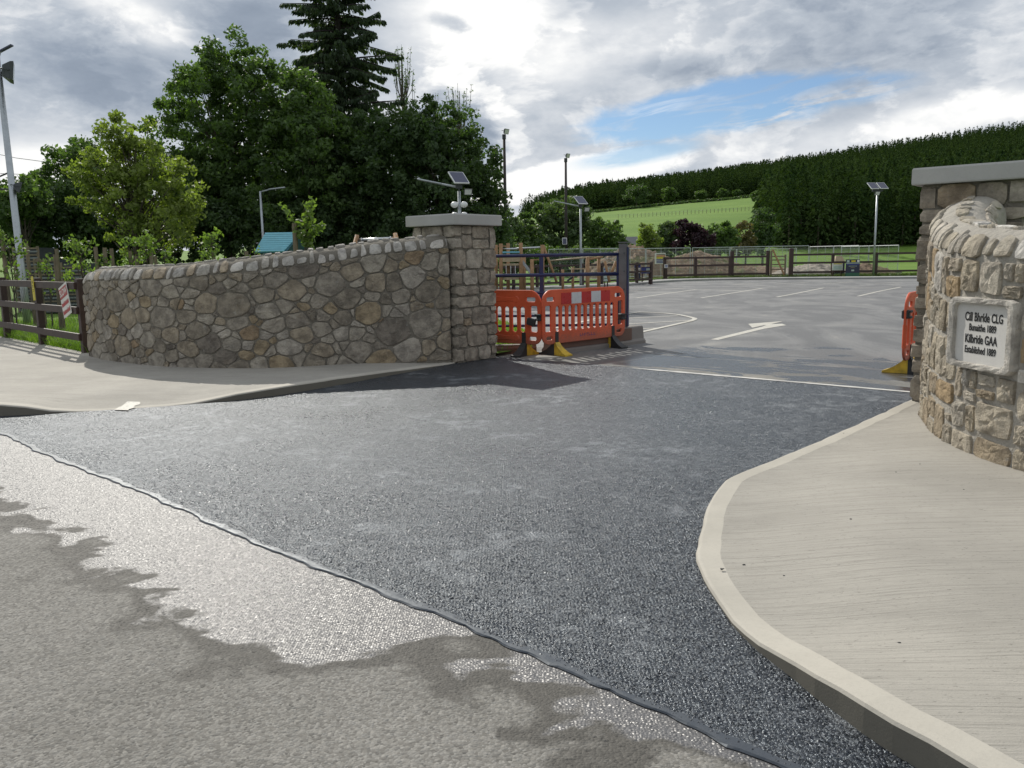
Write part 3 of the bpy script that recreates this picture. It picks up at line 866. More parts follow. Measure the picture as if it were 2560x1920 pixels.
# painted markings
def line(px, wd=.10, z=.006, name='painted_line', close=False):
    P_ = [G(x, y) for x, y in px]
    P_ = [Vector((p.x, p.y, 0)) for p in P_]
    vs, fs = [], []
    n = len(P_)
    for i, p in enumerate(P_):
        t = (P_[min(i + 1, n - 1)] - P_[max(i - 1, 0)]).normalized()
        nn = Vector((-t.y, t.x, 0)) * wd / 2
        vs += [(p.x - nn.x, p.y - nn.y, z), (p.x + nn.x, p.y + nn.y, z)]
        if i: fs.append((2 * i - 2, 2 * i - 1, 2 * i + 1, 2 * i))
    return meshobj(name, vs, fs, M['paint'], car)
for k, px in enumerate([[(1591, 745), (1660, 735), (1740, 724)], [(1753, 745), (1830, 733), (1906, 721)], [(1942, 743), (2000, 732), (2059, 720)], [(2145, 741), (2200, 728), (2252, 718)],
           [(1831, 711.6), (1914, 707.5)], [(1935, 711), (2020, 706)], [(2058, 710), (2133, 705)], [(2188, 709), (2255, 706)],
           [(1740, 724), (1906, 721), (2059, 720), (2252, 718)], [(1806, 716.5), (1990, 715.5)], [(1577, 728), (1713, 721)], [(1560, 722), (1640, 719)]]):
    line(px, .11, .006 + .0004 * k)
c5 = lambda x, y: (1550 + x / 2.949, 560 + y / 2.949)
line([c5(*p) for p in [(-500, 775), (-200, 705), (70, 662), (145, 650), (330, 660), (430, 670), (500, 684), (548, 697), (552, 704), (520, 718), (400, 745), (155, 800), (-200, 890)]], .12, .011)
for k, px in enumerate([[(-300, 722), (80, 695), (430, 678)], [(-350, 768), (80, 738), (525, 712)], [(-400, 812), (150, 775), (300, 768)], [(-550, 860), (-150, 830), (60, 820)]]):
    line([c5(*p) for p in px], .10, .007 + .0004 * k)
for nm, pg in (('arrow_shaft', [(668, 853), (722, 857), (1060, 775), (1225, 748), (1195, 737), (1085, 742), (1052, 758)]), ('arrow_head', [(945, 738), (1208, 717), (1120, 739), (1068, 747), (975, 767)])):
    P_ = [G(*c5(*p)) for p in pg]
    meshobj(nm, [(p.x, p.y, .0062 if nm == 'arrow_shaft' else .0068) for p in P_], [tuple(range(len(P_)))], M['paint'], car)
# footpath with kerb along the far side of the car park
fk = [(-14, 37.9, 0), (-3, 38.9, 0), (2.5, 40.0, 0), (6, 42.6, 0), (8, 46.2, 0), (9.8, 48.2, 0), (12.35, 49.1, 0), (17, 48.3, 0), (22.2, 46.7, 0), (30, 46.4, 0), (44, 46.1, 0)]
K = catmull(fk, 70)
vs, fs = [], []
for i, k in enumerate(K):
    t = (K[min(i + 1, 69)] - K[max(i - 1, 0)]).normalized(); nn = Vector((-t.y, t.x, 0))
    b = k + nn * 1.5
    vs += [(k.x, k.y, -.05), (k.x, k.y, .10), (k.x + nn.x * .14, k.y + nn.y * .14, .115), (b.x, b.y, .115), (b.x, b.y, -.05)]
    if i:
        for c in range(4): fs.append(((i - 1) * 5 + c, i * 5 + c, i * 5 + c + 1, (i - 1) * 5 + c + 1)[::-1])
tag(meshobj('footpath', vs, fs, M['footpath']), kind='structure')
# ------------------------------------------------------------------ stonework
def chaikin(poly, k=.22, it=1):
    for _ in range(it):
        o = []
        n = len(poly)
        for i in range(n):
            a, b = poly[i], poly[(i + 1) % n]
            o.append((a[0] + (b[0] - a[0]) * k, a[1] + (b[1] - a[1]) * k))
            o.append((a[0] + (b[0] - a[0]) * (1 - k), a[1] + (b[1] - a[1]) * (1 - k)))
        poly = o
    return poly
def resample_loop(poly, n):
    P_ = poly + [poly[0]]
    cum = [0.0]
    for a, b in zip(P_, P_[1:]): cum.append(cum[-1] + math.hypot(b[0] - a[0], b[1] - a[1]))
    o, j = [], 0
    for i in range(n):
        s = cum[-1] * i / n
        while j < len(cum) - 2 and cum[j + 1] < s: j += 1
        f = (s - cum[j]) / max(1e-9, cum[j + 1] - cum[j])
        o.append((P_[j][0] + (P_[j + 1][0] - P_[j][0]) * f, P_[j][1] + (P_[j + 1][1] - P_[j][1]) * f))
    return o
def stone(outline, mapf, dome, depth, parent, mat, n=12, rings=((1.0, .35), (.94, .9), (.55, 1.0)), jit=.3, name='stone'):
    ol = resample_loop(outline, n)
    cx = sum(p[0] for p in ol) / n; cz = sum(p[1] for p in ol) / n
    vs, fs = [mapf(p[0], p[1], -depth) for p in ol], []
    ts, tz_ = rng.uniform(-1, 1) * dome * .35, rng.uniform(-1, 1) * dome * .35      # the face leans a little
    ext = max(max(abs(p[0] - cx) for p in ol), max(abs(p[1] - cz) for p in ol), 1e-4)
    for r_, hf in rings:
        for p in ol:
            k = r_ * (1 + rng.uniform(-.03, .012))
            x, z = cx + (p[0] - cx) * k, cz + (p[1] - cz) * k
            d = dome * hf * (1 + rng.uniform(-jit, jit)) + ts * (x - cx) / ext + tz_ * (z - cz) / ext
            vs.append(mapf(x, z, d))
    vs.append(mapf(cx, cz, dome * (1 + rng.uniform(-jit, jit))))
    nr = len(rings) + 1
    for r_ in range(nr - 1):
        for k in range(n):
            fs.append((r_ * n + k, r_ * n + (k + 1) % n, (r_ + 1) * n + (k + 1) % n, (r_ + 1) * n + k))
    c = len(vs) - 1
    for k in range(n): fs.append(((nr - 1) * n + k, (nr - 1) * n + (k + 1) % n, c))
    return meshobj(name, vs, fs, mat, parent, False)
def clip(poly, nx_, nz_, c):
    o = []
    n = len(poly)
    for i in range(n):
        a, b = poly[i], poly[(i + 1) % n]
        da, db = a[0] * nx_ + a[1] * nz_ - c, b[0] * nx_ + b[1] * nz_ - c
        if da <= 0: o.append(a)
        if (da < 0) != (db < 0) and abs(da - db) > 1e-12:
            f = da / (da - db)
            o.append((a[0] + (b[0] - a[0]) * f, a[1] + (b[1] - a[1]) * f))
    return o
def power_cells(W, H, radii, gap, asp=1.25, seed=3, hole=None):
    """random rubble: discs of mixed size thrown on the face, split by a power diagram"""
    rg = random.Random(seed)
    seeds = []
    for r_, tries in radii:
        for _ in range(tries):
            rr = r_ * rg.uniform(.82, 1.2)
            x, z = rg.uniform(0, W) / asp, rg.uniform(0, H)
            if hole and hole[0] - .02 < x * asp < hole[1] + .02 and hole[2] - .02 < z < hole[3] + .02: continue
            if all((x - s[0]) ** 2 + (z - s[1]) ** 2 > ((rr + s[2]) * .66) ** 2 for s in seeds):
                seeds.append((x, z, rr))
    cells = []
    for i, (x, z, r_) in enumerate(seeds):
        poly = [(0, 0), (W / asp, 0), (W / asp, H), (0, H)]
        for j, (x2, z2, r2) in enumerate(seeds):
            if i == j: continue
            dx, dz = x2 - x, z2 - z
            L = math.hypot(dx, dz)
            if L > .95: continue
            c = (x2 * x2 + z2 * z2 - r2 * r2 - x * x - z * z + r_ * r_) / 2
            poly = clip(poly, dx / L, dz / L, c / L - gap / 2)
            if len(poly) < 3: break
        if len(poly) >= 3:
            poly = [(p[0] * asp, p[1]) for p in poly]
            if hole:       # keep clear of the tablet let into the wall
                cx = sum(p[0] for p in poly) / len(poly); cz = sum(p[1] for p in poly) / len(poly)
                if cx < hole[0]: poly = clip(poly, 1, 0, hole[0])
                elif cx > hole[1]: poly = clip(poly, -1, 0, -hole[1])
                elif cz < hole[2]: poly = clip(poly, 0, 1, hole[2])
                else: poly = clip(poly, 0, -1, -hole[3])
                if len(poly) < 3: continue
            A = abs(sum(p[0] * poly[(k + 1) % len(poly)][1] - poly[(k + 1) % len(poly)][0] * p[1] for k, p in enumerate(poly))) / 2
            if A > .0011: cells.append(poly)
    return cells
def block_cells(W, H, seed, hole=None, gap=.018):
    """roughly squared rubble: uneven courses of blocks, some split, joints never straight"""
    rg = random.Random(seed)
    zones = [(0, W, 0, H)]
    if hole:
        a, b, c, d = hole
        zones = [(0, a, 0, H), (b, W, 0, H), (a, b, 0, c), (a, b, d, H)]
    cells = []
    def cut(x0, x1, z0, z1, dep):
        w_, h_ = x1 - x0, z1 - z0
        big = rg.random() < .4 and w_ < .48 and h_ < .34
        if (w_ < .30 and h_ < .21 and rg.random() < .8) or big or (w_ < .14 and h_ < .28) or (h_ < .10 and w_ < .34) or dep > 9:
            cells.append((x0, x1, z0, z1)); return
        if w_ / h_ > 1.15 and w_ > .16 or h_ < .1:
            f = x0 + w_ * rg.uniform(.32, .68); cut(x0, f, z0, z1, dep + 1); cut(f, x1, z0, z1, dep + 1)
        else:
            f = z0 + h_ * rg.uniform(.30, .70); cut(x0, x1, z0, f, dep + 1); cut(x0, x1, f, z1, dep + 1)
    for z_ in zones:
        if z_[1] - z_[0] > .03 and z_[3] - z_[2] > .03: cut(*z_, 0)
    o = []
    for x0, x1, z0, z1 in cells:
        g = gap / 2 + rg.uniform(0, .004)
        w_, h_ = x1 - x0 - 2 * g, z1 - z0 - 2 * g
        if w_ < .02 or h_ < .02: continue
        j = lambda q_: rg.uniform(-.10, .02) * q_
        k = lambda q_: rg.uniform(-.02, .10) * q_
        m_ = min(w_, h_)
        pl = [(x0 + g + k(m_), z0 + g + k(m_)), ((x0 + x1) / 2 + rg.uniform(-.2, .2) * w_, z0 + g + k(m_) * .4), (x1 - g + j(m_), z0 + g + k(m_)), (x1 - g + j(m_) * .4, (z0 + z1) / 2 + rg.uniform(-.2, .2) * h_),
              (x1 - g + j(m_), z1 - g + j(m_)), ((x0 + x1) / 2 + rg.uniform(-.2, .2) * w_, z1 - g + j(m_) * .4), (x0 + g + k(m_), z1 - g + j(m_)), (x0 + g + k(m_) * .4, (z0 + z1) / 2 + rg.uniform(-.2, .2) * h_)]
        o.append(pl)
    return o
class Path:
    def __init__(s, pts, n=240):
        s.p = catmull([(x, y, 0) for x, y in pts], n)
        s.cum = [0.0]
        for a, b in zip(s.p, s.p[1:]): s.cum.append(s.cum[-1] + (b - a).length)
        s.L, s.n = s.cum[-1], n
    def at(s, d):
        f = min(max(d / s.L, 0), 1) * (s.n - 1)
        i = min(int(f), s.n - 2)
        a, b = s.p[i], s.p[i + 1]
        t0 = (s.p[min(i + 2, s.n - 1)] - s.p[max(i - 1, 0)]).normalized()
        p = a.lerp(b, f - i)
        if d < 0: p = p + t0 * d
        if d > s.L: p = p + t0 * (d - s.L)
        return p, t0
def interp(tbl, x):
    for (a, va), (b, vb) in zip(tbl, tbl[1:]):
        if x <= b: 
            f = max(0, (x - a) / (b - a)); f = f * f * (3 - 2 * f) * .5 + f * .5
            return va + (vb - va) * f
    return tbl[-1][1]
def rubble_wall(name, label, path_pts, top_tbl, side, T_, z0, radii, gap, mats, dome, seed, cope_w, stone_n, hole=None, rings=None, cope_h=.2, squared=False):
    path = Path(path_pts)
    root = thing(name, (0, 0, 0), label, 'wall')
    smat, cmat, mmat = mats
    top = lambda s: interp(top_tbl, s)
    Href = 1.25
    def F(s, z, d):                     # s along, z height, d outwards from the mortar face
        p, t = path.at(s)
        nn = Vector((-t.y, t.x, 0)) * side
        return (p.x + nn.x * d, p.y + nn.y * d, z)
    def wall_map(s, v, d):
        b = top(s) - cope_h
        return F(s, z0 + v / Href * (b - z0), d)
    # mortar body: front, rounded crest, back
    prof_n = 10
    vs, fs, NS = [], [], 120
    ring = prof_n + 3
    for i in range(NS + 1):
        s = path.L * i / NS
        tp = top(s)
        pr = [(0, -.15)]
        for k in range(prof_n + 1):
            a = math.pi * k / prof_n
            pr.append((-T_ / 2 + (T_ / 2) * math.cos(a), tp - cope_h + (cope_h - .012) * math.sin(a)))
        pr.append((-T_, -.15))
        vs += [F(s, z, d) for d, z in pr]
        if i:
            for k in range(ring - 1):
                fs.append(((i - 1) * ring + k, i * ring + k, i * ring + k + 1, (i - 1) * ring + k + 1)[::side])
    fs.append(tuple(range(ring))[::-side]); fs.append(tuple(range(NS * ring, NS * ring + ring))[::side])
    meshobj('mortar_core', vs, fs, mmat, root, True)
    cells = block_cells(path.L, Href, seed, hole, gap) if squared else power_cells(path.L, Href, radii, gap, 1.5, seed, hole)
    for poly in cells:
        poly = chaikin(poly, .13 if not squared else .10, 1)
        stone(poly, wall_map, dome * rng.uniform(.7, 1.25), .05, root, smat, stone_n, rings or ((1.0, .30), (.945, .9), (.55, 1.0)))
    # coping stones bedded on edge over the crest
    s = .01
    while s < path.L - .03:
        wd = min(cope_w * rng.uniform(.55, 1.55), path.L - s)
        for a0, a1 in ((R(rng.uniform(-3, 4)), R(rng.uniform(46, 68))), (R(rng.uniform(71, 77)), R(rng.uniform(98, 122))), (R(rng.uniform(125, 130)), R(rng.uniform(150, 170)))):
            slant = rng.uniform(.0, .06)
            def cm(x, a, d):
                q_ = s + x + slant * (a / math.pi)
                tp = top(min(max(q_, 0), path.L))
                rx_, rz_ = T_ / 2 + .012 + d, cope_h - .004 + d
                return F(q_, tp - cope_h + rz_ * math.sin(a), -T_ / 2 + rx_ * math.cos(a))
            ol = chaikin([(.011 + rng.uniform(0, .012), a0 + rng.uniform(0, .06)), (wd - .011 - rng.uniform(0, .012), a0 + rng.uniform(0, .12)), (wd - .012 - rng.uniform(0, .045), a1 - rng.uniform(0, .35)), (.012 + rng.uniform(0, .045), a1 - rng.uniform(0, .35))], .14, 1)
            # outline in (metres, radians): scale the angle so the loop is even
            sc = T_ / 2
            ol = [(x, a * sc) for x, a in ol]
            stone(ol, lambda x, a, d: cm(x, a / sc, d), rng.uniform(.004, .018), .04, root, cmat, 14, ((1.0, .3), (.93, .9), (.55, 1.0)), name='coping_stone')
        s += wd
    return root, path, F, wall_map, top, Href

WL = [(-6.60, 12.90), (-6.15, 12.40), (-5.72, 12.03), (-4.88, 11.45), (-3.94, 11.13), (-3.1, 11.09), (-2.12, 11.43), (-1.45, 11.68), (-.87, 11.90)]
Ltot = 6.6
top_l = [(0, 1.40), (.35, 1.455), (1.2, 1.47), (2.4, 1.485), (3.4, 1.55), (4.6, 1.66), (5.6, 1.79), (6.6, 1.86)]
wall_l = rubble_wall('stone_wall', 'long curved grey rubble stone wall rising to the gate pillar beside the orange barriers', WL, top_l, -1, .45, .06,
                     ((.15, 26), (.125, 70), (.10, 170), (.082, 320), (.064, 420), (.046, 420)), .011, (M['stone_l'], M['cope_l'], M['mortar']), .019, 5, .17, 14)
root_l, path_l, F_l = wall_l[0], wall_l[1], wall_l[2]
# stones on the end of the wall by the timber fence
p_e, t_e = path_l.at(0.0)
n_e = Vector((-t_e.y, t_e.x, 0)) * -1
for poly in power_cells(.43, 1.18, ((.13, 60), (.09, 200), (.05, 200)), .017, 1.0, 12):
    stone(chaikin(poly, .2, 2), lambda x, z, d: tuple(p_e - n_e * (x + .01) - t_e * d + Vector((0, 0, z + .05))), .016, .05, root_l, M['stone_l'], 10)

UX, WY = Vector((.763, -.647, 0)), Vector((.647, .763, 0))
def pillar(label, near, a, z0, shaft, capz, mat, cmat, mmat, seed):
    root = thing('stone_pillar', (near.x, near.y, 0), label, 'pillar')
    A = lambda i, j, z: Vector((0, 0, z)) + UX * i + WY * j
    rg = random.Random(seed)
    c = MB()
    e = .022
    # corners: near (0,0); the road face runs along -UX or +UX
    sx = pillar.dir
    pts = [A(sx * e, e, z0 - .1), A(sx * (a - e), e, z0 - .1), A(sx * (a - e), a - e, z0 - .1), A(sx * e, a - e, z0 - .1)]
    top = [p + Vector((0, 0, shaft - z0 + .1)) for p in pts]
    fc = [(0, 1, 5, 4), (1, 2, 6, 5), (2, 3, 7, 6), (3, 0, 4, 7), (4, 5, 6, 7)]
    c.add(pts + top, fc if sx > 0 else [f[::-1] for f in fc]).build('mortar_core', mmat, root)
    faces = [(A(0, 0, 0), UX * sx, -WY), (A(sx * a, 0, 0), WY, UX * sx), (A(sx * a, a, 0), -UX * sx, WY), (A(0, a, 0), -WY, -UX * sx)]
    z, k = z0 + .005, 0
    while z < shaft - .05:
        h = rg.uniform(.19, .34)
        if shaft - z - h < .12: h = shaft - z
        for fi, (o, dx, nn) in enumerate(faces):
            full = (fi % 2 == k % 2)
            x0, x1 = (0.0, a) if full else (.14, a - .14)
            xs_, x = [x0], x0
            first = True
            while x < x1 - .1:
                wd = rg.uniform(.26, .5) if not (first and full) else rg.uniform(.2, .42)
                first = False
                if x1 - x - wd < .15: wd = x1 - x
                x += wd; xs_.append(min(x, x1))
            if xs_[-1] < x1: xs_[-1] = x1
            for xa, xb in zip(xs_, xs_[1:]):
                # some courses are split into two thinner stones
                zz = [z, z + h] if h < .24 or rg.random() < .62 else [z, z + h * rg.uniform(.4, .65), z + h]
                for za, zb in zip(zz, zz[1:]):
                    g = .007
                    j = lambda: rg.uniform(-.005, .007)
                    ea = 0 if (full and xa == 0) else g
                    eb = 0 if (full and xb == a) else g
                    pl = chaikin([(xa + ea + j() * .6, za + g + j()), (xb - eb + j() * .6, za + g + j()), (xb - eb - j() * .6, zb - g - j()), (xa + ea - j() * .6, zb - g - j())], .10, 2)
                    stone(pl, lambda x_, z_, d: tuple(o + dx * x_ + nn * (d - .018) + Vector((0, 0, z_))), rg.uniform(.016, .032), .11, root, mat, 14, ((1.0, .3), (.965, .85), (.6, 1.0)), jit=.3)
        z += h; k += 1
    ov = .065
    cp = [A(-sx * ov, -ov, shaft), A(sx * (a + ov), -ov, shaft), A(sx * (a + ov), a + ov, shaft), A(-sx * ov, a + ov, shaft)]
    ctr = sum(cp, Vector()) / 4
    H_ = capz - shaft
    rings = [(.0, 1.0), (.012, 1.008), (H_ - .018, 1.008), (H_, .992), (H_ + .006, .6)]
    vs, fs = [], []
    for dz, k_ in rings:
        vs += [ctr + (p - ctr) * k_ + Vector((0, 0, dz)) for p in cp]
    for r_ in range(len(rings) - 1):
        for i in range(4): fs.append((r_ * 4 + i, r_ * 4 + (i + 1) % 4, r_ * 4 + 4 + (i + 1) % 4, r_ * 4 + 4 + i))
    fs += [(3, 2, 1, 0), (16, 17, 18, 19)]
    meshobj('cap_stone', vs, fs if sx > 0 else [f[::-1] for f in fs], cmat, root)
    return root
pillar.dir = -1
pillar('square stone gate pillar with flat granite cap at the end of the grey wall, touching the orange barriers', Vector((-.77, 11.86, 0)), .865, 0.0, 1.975, 2.13, M['stone_p'], M['granite'], M['mortar'], 21)
pillar.dir = 1
pillar('stone gate pillar with flat granite cap behind the wall with the name plaque', Vector((3.90, 8.02, 0)), .865, .04, 2.12, 2.275, M['stone_p'], M['granite'], M['mortar'], 33)

WR = [(4.10, 7.86), (3.86, 7.62), (3.66, 7.28), (3.45, 6.76), (3.31, 6.34), (3.245, 5.98), (3.235, 5.65), (3.27, 5.35), (3.34, 5.05), (3.47, 4.65), (3.66, 4.25), (3.95, 3.85), (4.4, 3.45), (5.1, 3.1)]
top_r = [(0, 2.0), (.5, 1.9), (1.1, 1.76), (2.0, 1.675), (2.9, 1.63), (4.0, 1.58), (6.5, 1.5)]
pr_ = Path(WR)
# tablet position along the wall, by its centre on the survey
best = min(range(pr_.n), key=lambda i: (pr_.p[i].xy - Vector((3.245, 5.63))).length)
S_TAB = pr_.cum[best]
hole_v = (S_TAB - .345, S_TAB + .345, .565, 1.02)
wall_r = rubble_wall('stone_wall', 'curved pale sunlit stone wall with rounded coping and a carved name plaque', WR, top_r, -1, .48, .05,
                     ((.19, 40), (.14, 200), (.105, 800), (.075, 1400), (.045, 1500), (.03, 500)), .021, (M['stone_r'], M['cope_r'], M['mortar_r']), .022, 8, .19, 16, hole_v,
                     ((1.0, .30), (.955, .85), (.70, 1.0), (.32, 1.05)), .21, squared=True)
root_r, path_r, F_r, map_r, top_rf, Href_r = wall_r
# name plaque: rough granite frame round a sunk honed face, with painted lettering
pc, tcv = path_r.at(S_TAB)
tdir = (Matrix.Rotation(R(4), 3, 'Z') @ tcv).normalized()
out_n = Vector((tdir.y, -tdir.x, 0))
zb = .05 + .565 / Href_r * (top_rf(S_TAB) - .21 - .05); zt = .05 + 1.02 / Href_r * (top_rf(S_TAB) - .21 - .05)
W_, H_ = .665, (zt - zb) - .015
vs, fs = [], []
nseg = 40
outer = resample_loop(chaikin([(-W_ / 2, -H_ / 2), (W_ / 2, -H_ / 2), (W_ / 2, H_ / 2), (-W_ / 2, H_ / 2)], .05, 2), nseg)
inner = resample_loop(rrect(-W_ / 2 + .062, -H_ / 2 + .042, W_ / 2 - .06, H_ / 2 - .042, .035), nseg)
def start_at(lp):
    k = min(range(nseg), key=lambda i: (lp[i][0] + 1) ** 2 + (lp[i][1] + 1) ** 2)
    return lp[k:] + lp[:k]
outer, inner = start_at(outer), start_at(inner)
jt = lambda s_: rng.uniform(-s_, s_)
def lerp2(a, b, f): return (a[0] + (b[0] - a[0]) * f, a[1] + (b[1] - a[1]) * f)
layers = [(0.0, -.06), (0.0, .016), (.10, .034), (.45, .038), (.8, .036), (.97, .032), (1.0, .012), (1.0, .002)]
for f, d in layers:
    for a, b in zip(outer, inner):
        p = lerp2(a, b, f)
        jj = .003 if .05 < f < .9 else .0015
        vs.append((p[0] + jt(jj), -(d + (jt(.0035) if .05 < f < .9 else 0)), p[1] + jt(jj)))
for r_ in range(len(layers) - 1):
    for k in range(nseg): fs.append((r_ * nseg + k, r_ * nseg + (k + 1) % nseg, (r_ + 1) * nseg + (k + 1) % nseg, (r_ + 1) * nseg + k))
plq = meshobj('name_plaque', vs, fs, M['plaque'], root_r)
plq['label'] = 'square granite plaque reading Cill Bhríde CLG and Kilbride GAA'
# local X must run left to right as read from the road, -Y outwards
xdir = Vector((-out_n.y, out_n.x, 0))
pc = pc + out_n * .020
Mx = Matrix(((xdir.x, -out_n.x, 0, pc.x), (xdir.y, -out_n.y, 0, pc.y), (0, 0, 1, (zb + zt) / 2), (0, 0, 0, 1)))
plq.matrix_local = Mx
lp = [(p[0] * 1.03, p[1] * 1.03) for p in inner]
meshobj('plaque_face', [(p[0], -.004, p[1]) for p in lp], [tuple(range(nseg))], M['plaque_face'], plq)
for body, z, sz, dx in (('Cill Bhríde CLG', .112, .084, .010), ('Bunaithe 1889', .040, .068, .004), ('Kilbride GAA', -.040, .084, -.006), ('Established 1889', -.115, .068, -.006)):
    t_ = text_mesh('lettering', body, sz, M['black_paint'], plq, .0006, .0012 if sz < .08 else .0018, .70)
    t_.rotation_euler = (math.pi / 2, 0, 0)
    t_.location = (dx, -.0058, z)
# ------------------------------------------------------------------ orange barriers
def slot(x0, x1, z0, z1):
    return rrect(x0, z0, x1, z1, (x1 - x0) / 2 - .001, 5)
def barrier_mesh(n_slots=10):
    loops = [rrect(0, .185, 2.0, 1.0, .1, 8, (.13, .2, .2, .13))]
    for k in range(n_slots):
        x = .335 + k * (1.33 / (n_slots - 1))
        loops.append(slot(x - .049, x + .049, .355, .76))
    for xa, xb in ((.055, .19), (1.81, 1.945)):
        loops.append(rrect(xa, .365, xb, .775, .03))
        loops.append(rrect(xa + .02, .235, xb + .035, .305, .03) if xa < 1 else rrect(xa - .035, .235, xb - .02, .305, .03))
    for xa, xb in ((.085, .27), (1.73, 1.915)):
        loops.append(rrect(xa, .825, xb, .905, .032))
    return flat_curve_mesh('barrier_panel', loops, .030, .008)
panel_me = barrier_mesh()
panel_me.materials.clear(); panel_me.materials.append(M['orange'])
def foot(parent, x, yl, order=('yellow', 'rubber')):
    # two-sided rubber foot: long wedges either side of the panel with an upright tenon
    for sgn, mat, ln in ((-1, order[0], yl[0]), (1, order[1], yl[1])):
        b = MB()
        prof = [(.0, 0), (ln, 0), (ln, .022), (ln * .78, .045), (ln * .5, .09), (ln * .26, .145), (.03, .20), (0, .20)]
        hw = lambda d: .045 + .04 * min(1, d / ln)
        vs = [(x - hw(d), sgn * d, z) for d, z in prof] + [(x + hw(d), sgn * d, z) for d, z in prof]
        n = len(prof)
        fs = [tuple(range(n)), tuple(range(2 * n - 1, n - 1, -1))] + [(i, n + i, n + (i + 1) % n, (i + 1) % n) for i in range(n)]
        b.add(vs, fs if sgn > 0 else [f[::-1] for f in fs]).build('foot', M[mat], parent)
    MB().add([(x + (hw_ if i in (1, 2) else -hw_), y_, z_) for hw_ in (.036,) for y_ in (-.021, .021) for i, z_ in ((0, .1), (1, .1), (2, .36), (3, .36))],
             [(0, 1, 2, 3), (7, 6, 5, 4), (0, 4, 5, 1), (1, 5, 6, 2), (2, 6, 7, 3), (3, 7, 4, 0)]).build('foot_tenon', M['rubber'], parent)
def clamp(parent, x, z, sx_=.07):
    b = MB()
    b.box((x, 0, z), (sx_, .085, .105), bev=.012)
    b.box((x, -.05, z + .035), (sx_ + .03, .03, .03), bev=.006)
    b.box((x, -.05, z - .035), (sx_ + .02, .03, .03), bev=.006)
    b.build('clamp', M['rubber'], parent)
def barrier(label, p0, p1, front, feet):
    """p0 -> p1 along the foot line; front: 'strip' shows the reflective band, 'plain' the moulded back"""
    d = (Vector(p1) - Vector(p0))
    rz = math.atan2(d.y, d.x)
    root = thing('traffic_barrier', (p0[0], p0[1], .004), label, 'barrier', 'orange plastic barriers at the gateway', rz)
    link(bpy.data.objects.new('panel', panel_me), root)
    if front == 'strip':
        x = .415
        for k in range(5):
            w_ = .238
            MB().box((x + w_ / 2, -.0165, .865), (w_ - .002, .004, .175)).build('reflective_strip', M['reflwhite' if k % 2 else 'reflred'], root)
            x += w_
        # worn stencilled lettering, no longer readable
        sb = MB()
        xx = .86
        for wd in (.05, .04, .055, .035, .05, .06, .045):
            sb.box((xx, -.0162, .272 + rng.uniform(-.004, .004)), (wd * .22, .002, .055))
            sb.box((xx + wd * .45, -.0160, .272 + rng.uniform(-.018, .02)), (wd * .6, .002, .013))
            xx += wd + .008
        sb.build('worn_stencil', M['fadedblue'], root)
    else:
        for zc in (.865, .268):
            for xa, xb in ((.5, .98), (1.06, 1.62)):
                bb = MB()
                n = 14
                pts = []
                for k in range(n): pts.append((xb - .06 + .052 * math.cos(-2.4 + 4.8 * k / (n - 1)), zc + .052 * math.sin(-2.4 + 4.8 * k / (n - 1))))
                pts += [(xb - .19, zc + .028), (xa + .14, zc + .045), (xa, zc + .045), (xa, zc - .045), (xa + .14, zc - .045), (xb - .19, zc - .028)]
                vs = [(p[0], -.0148, p[1]) for p in pts] + [(xb - .3 + (p[0] - xb + .3) * .93, -.022, zc + (p[1] - zc) * .85) for p in pts]
                m_ = len(pts)
                bb.add(vs, [tuple(range(m_, 2 * m_))] + [(i, (i + 1) % m_, m_ + (i + 1) % m_, m_ + i) for i in range(m_)]).build('moulding', M['orange'], root)
    foot(root, .31, (.26, .29), feet[0]); foot(root, 1.69, (.26, .29), feet[1])
    # end tube of the interlock
    MB().tube([(.024, 0, .34), (.024, 0, .62)], .026, 10).build('hinge_sleeve', M['orange'], root)
    return root
b2 = barrier('orange plastic barrier with red and white reflective band in front of the grey gate post', (.47, 12.52), (1.90, 13.92), 'strip', (('yellow', 'rubber'), ('rubber', 'yellow')))
clamp(b2, 1.93, .50, .10)
b1 = barrier('orange plastic barrier half hidden behind the stone pillar of the long grey wall', (-1.17, 13.72), (.45, 12.56), 'plain', (('rubber', 'yellow'), ('rubber', 'yellow')))
clamp(b1, 1.975, .60, .08)
MB().box((1.86, -.06, .53), (.15, .05, .11), ry=R(12), bev=.01).build('clamp', M['rubber'], b1)
b3 = barrier('orange plastic barrier seen end on behind the pillar of the pale plaque wall', (4.74, 9.96), (5.98, 11.53), 'plain', (('rubber', 'yellow'), ('rubber', 'yellow')))
clamp(b3, .04, .75, .09)

# ------------------------------------------------------------------ blue tubular gate, its post and ballast block
gp = Vector((1.92, 14.18, 0))
gate = thing('field_gate', (gp.x - .06, gp.y, 0), 'blue tubular steel gate standing open behind the orange barriers', 'gate', rz=math.pi - R(1.5))
GL = 3.75
for k, z in enumerate((1.535, 1.205, .905, .705, .515, .345)):
    if k == 1: MB().tube([(.0, 0, z), (GL, 0, z)], .032, 10).build('rail', M['blue'], gate, True)
    else: MB().tube([(.0, 0, z), (GL, 0, z)], .030 if k == 0 else .023, 10).build('rail', M['blue'], gate, True)
for x in (.02, 1.33, 2.55, GL):
    MB().box((x, 0, .935), (.072, .034, 1.18), bev=.006).build('stile', M['blue'], gate)
blk0, blk1 = Vector((.62, 13.02, 0)), Vector((2.20, 14.50, 0))
bd = (blk1 - blk0).normalized(); brz = math.atan2(bd.y, bd.x)
blk = thing('concrete_block', ((blk0.x + blk1.x) / 2, (blk0.y + blk1.y) / 2, 0), 'long low concrete ballast block on the ground under the grey gate post', 'block', rz=brz)
L_ = (blk1 - blk0).length
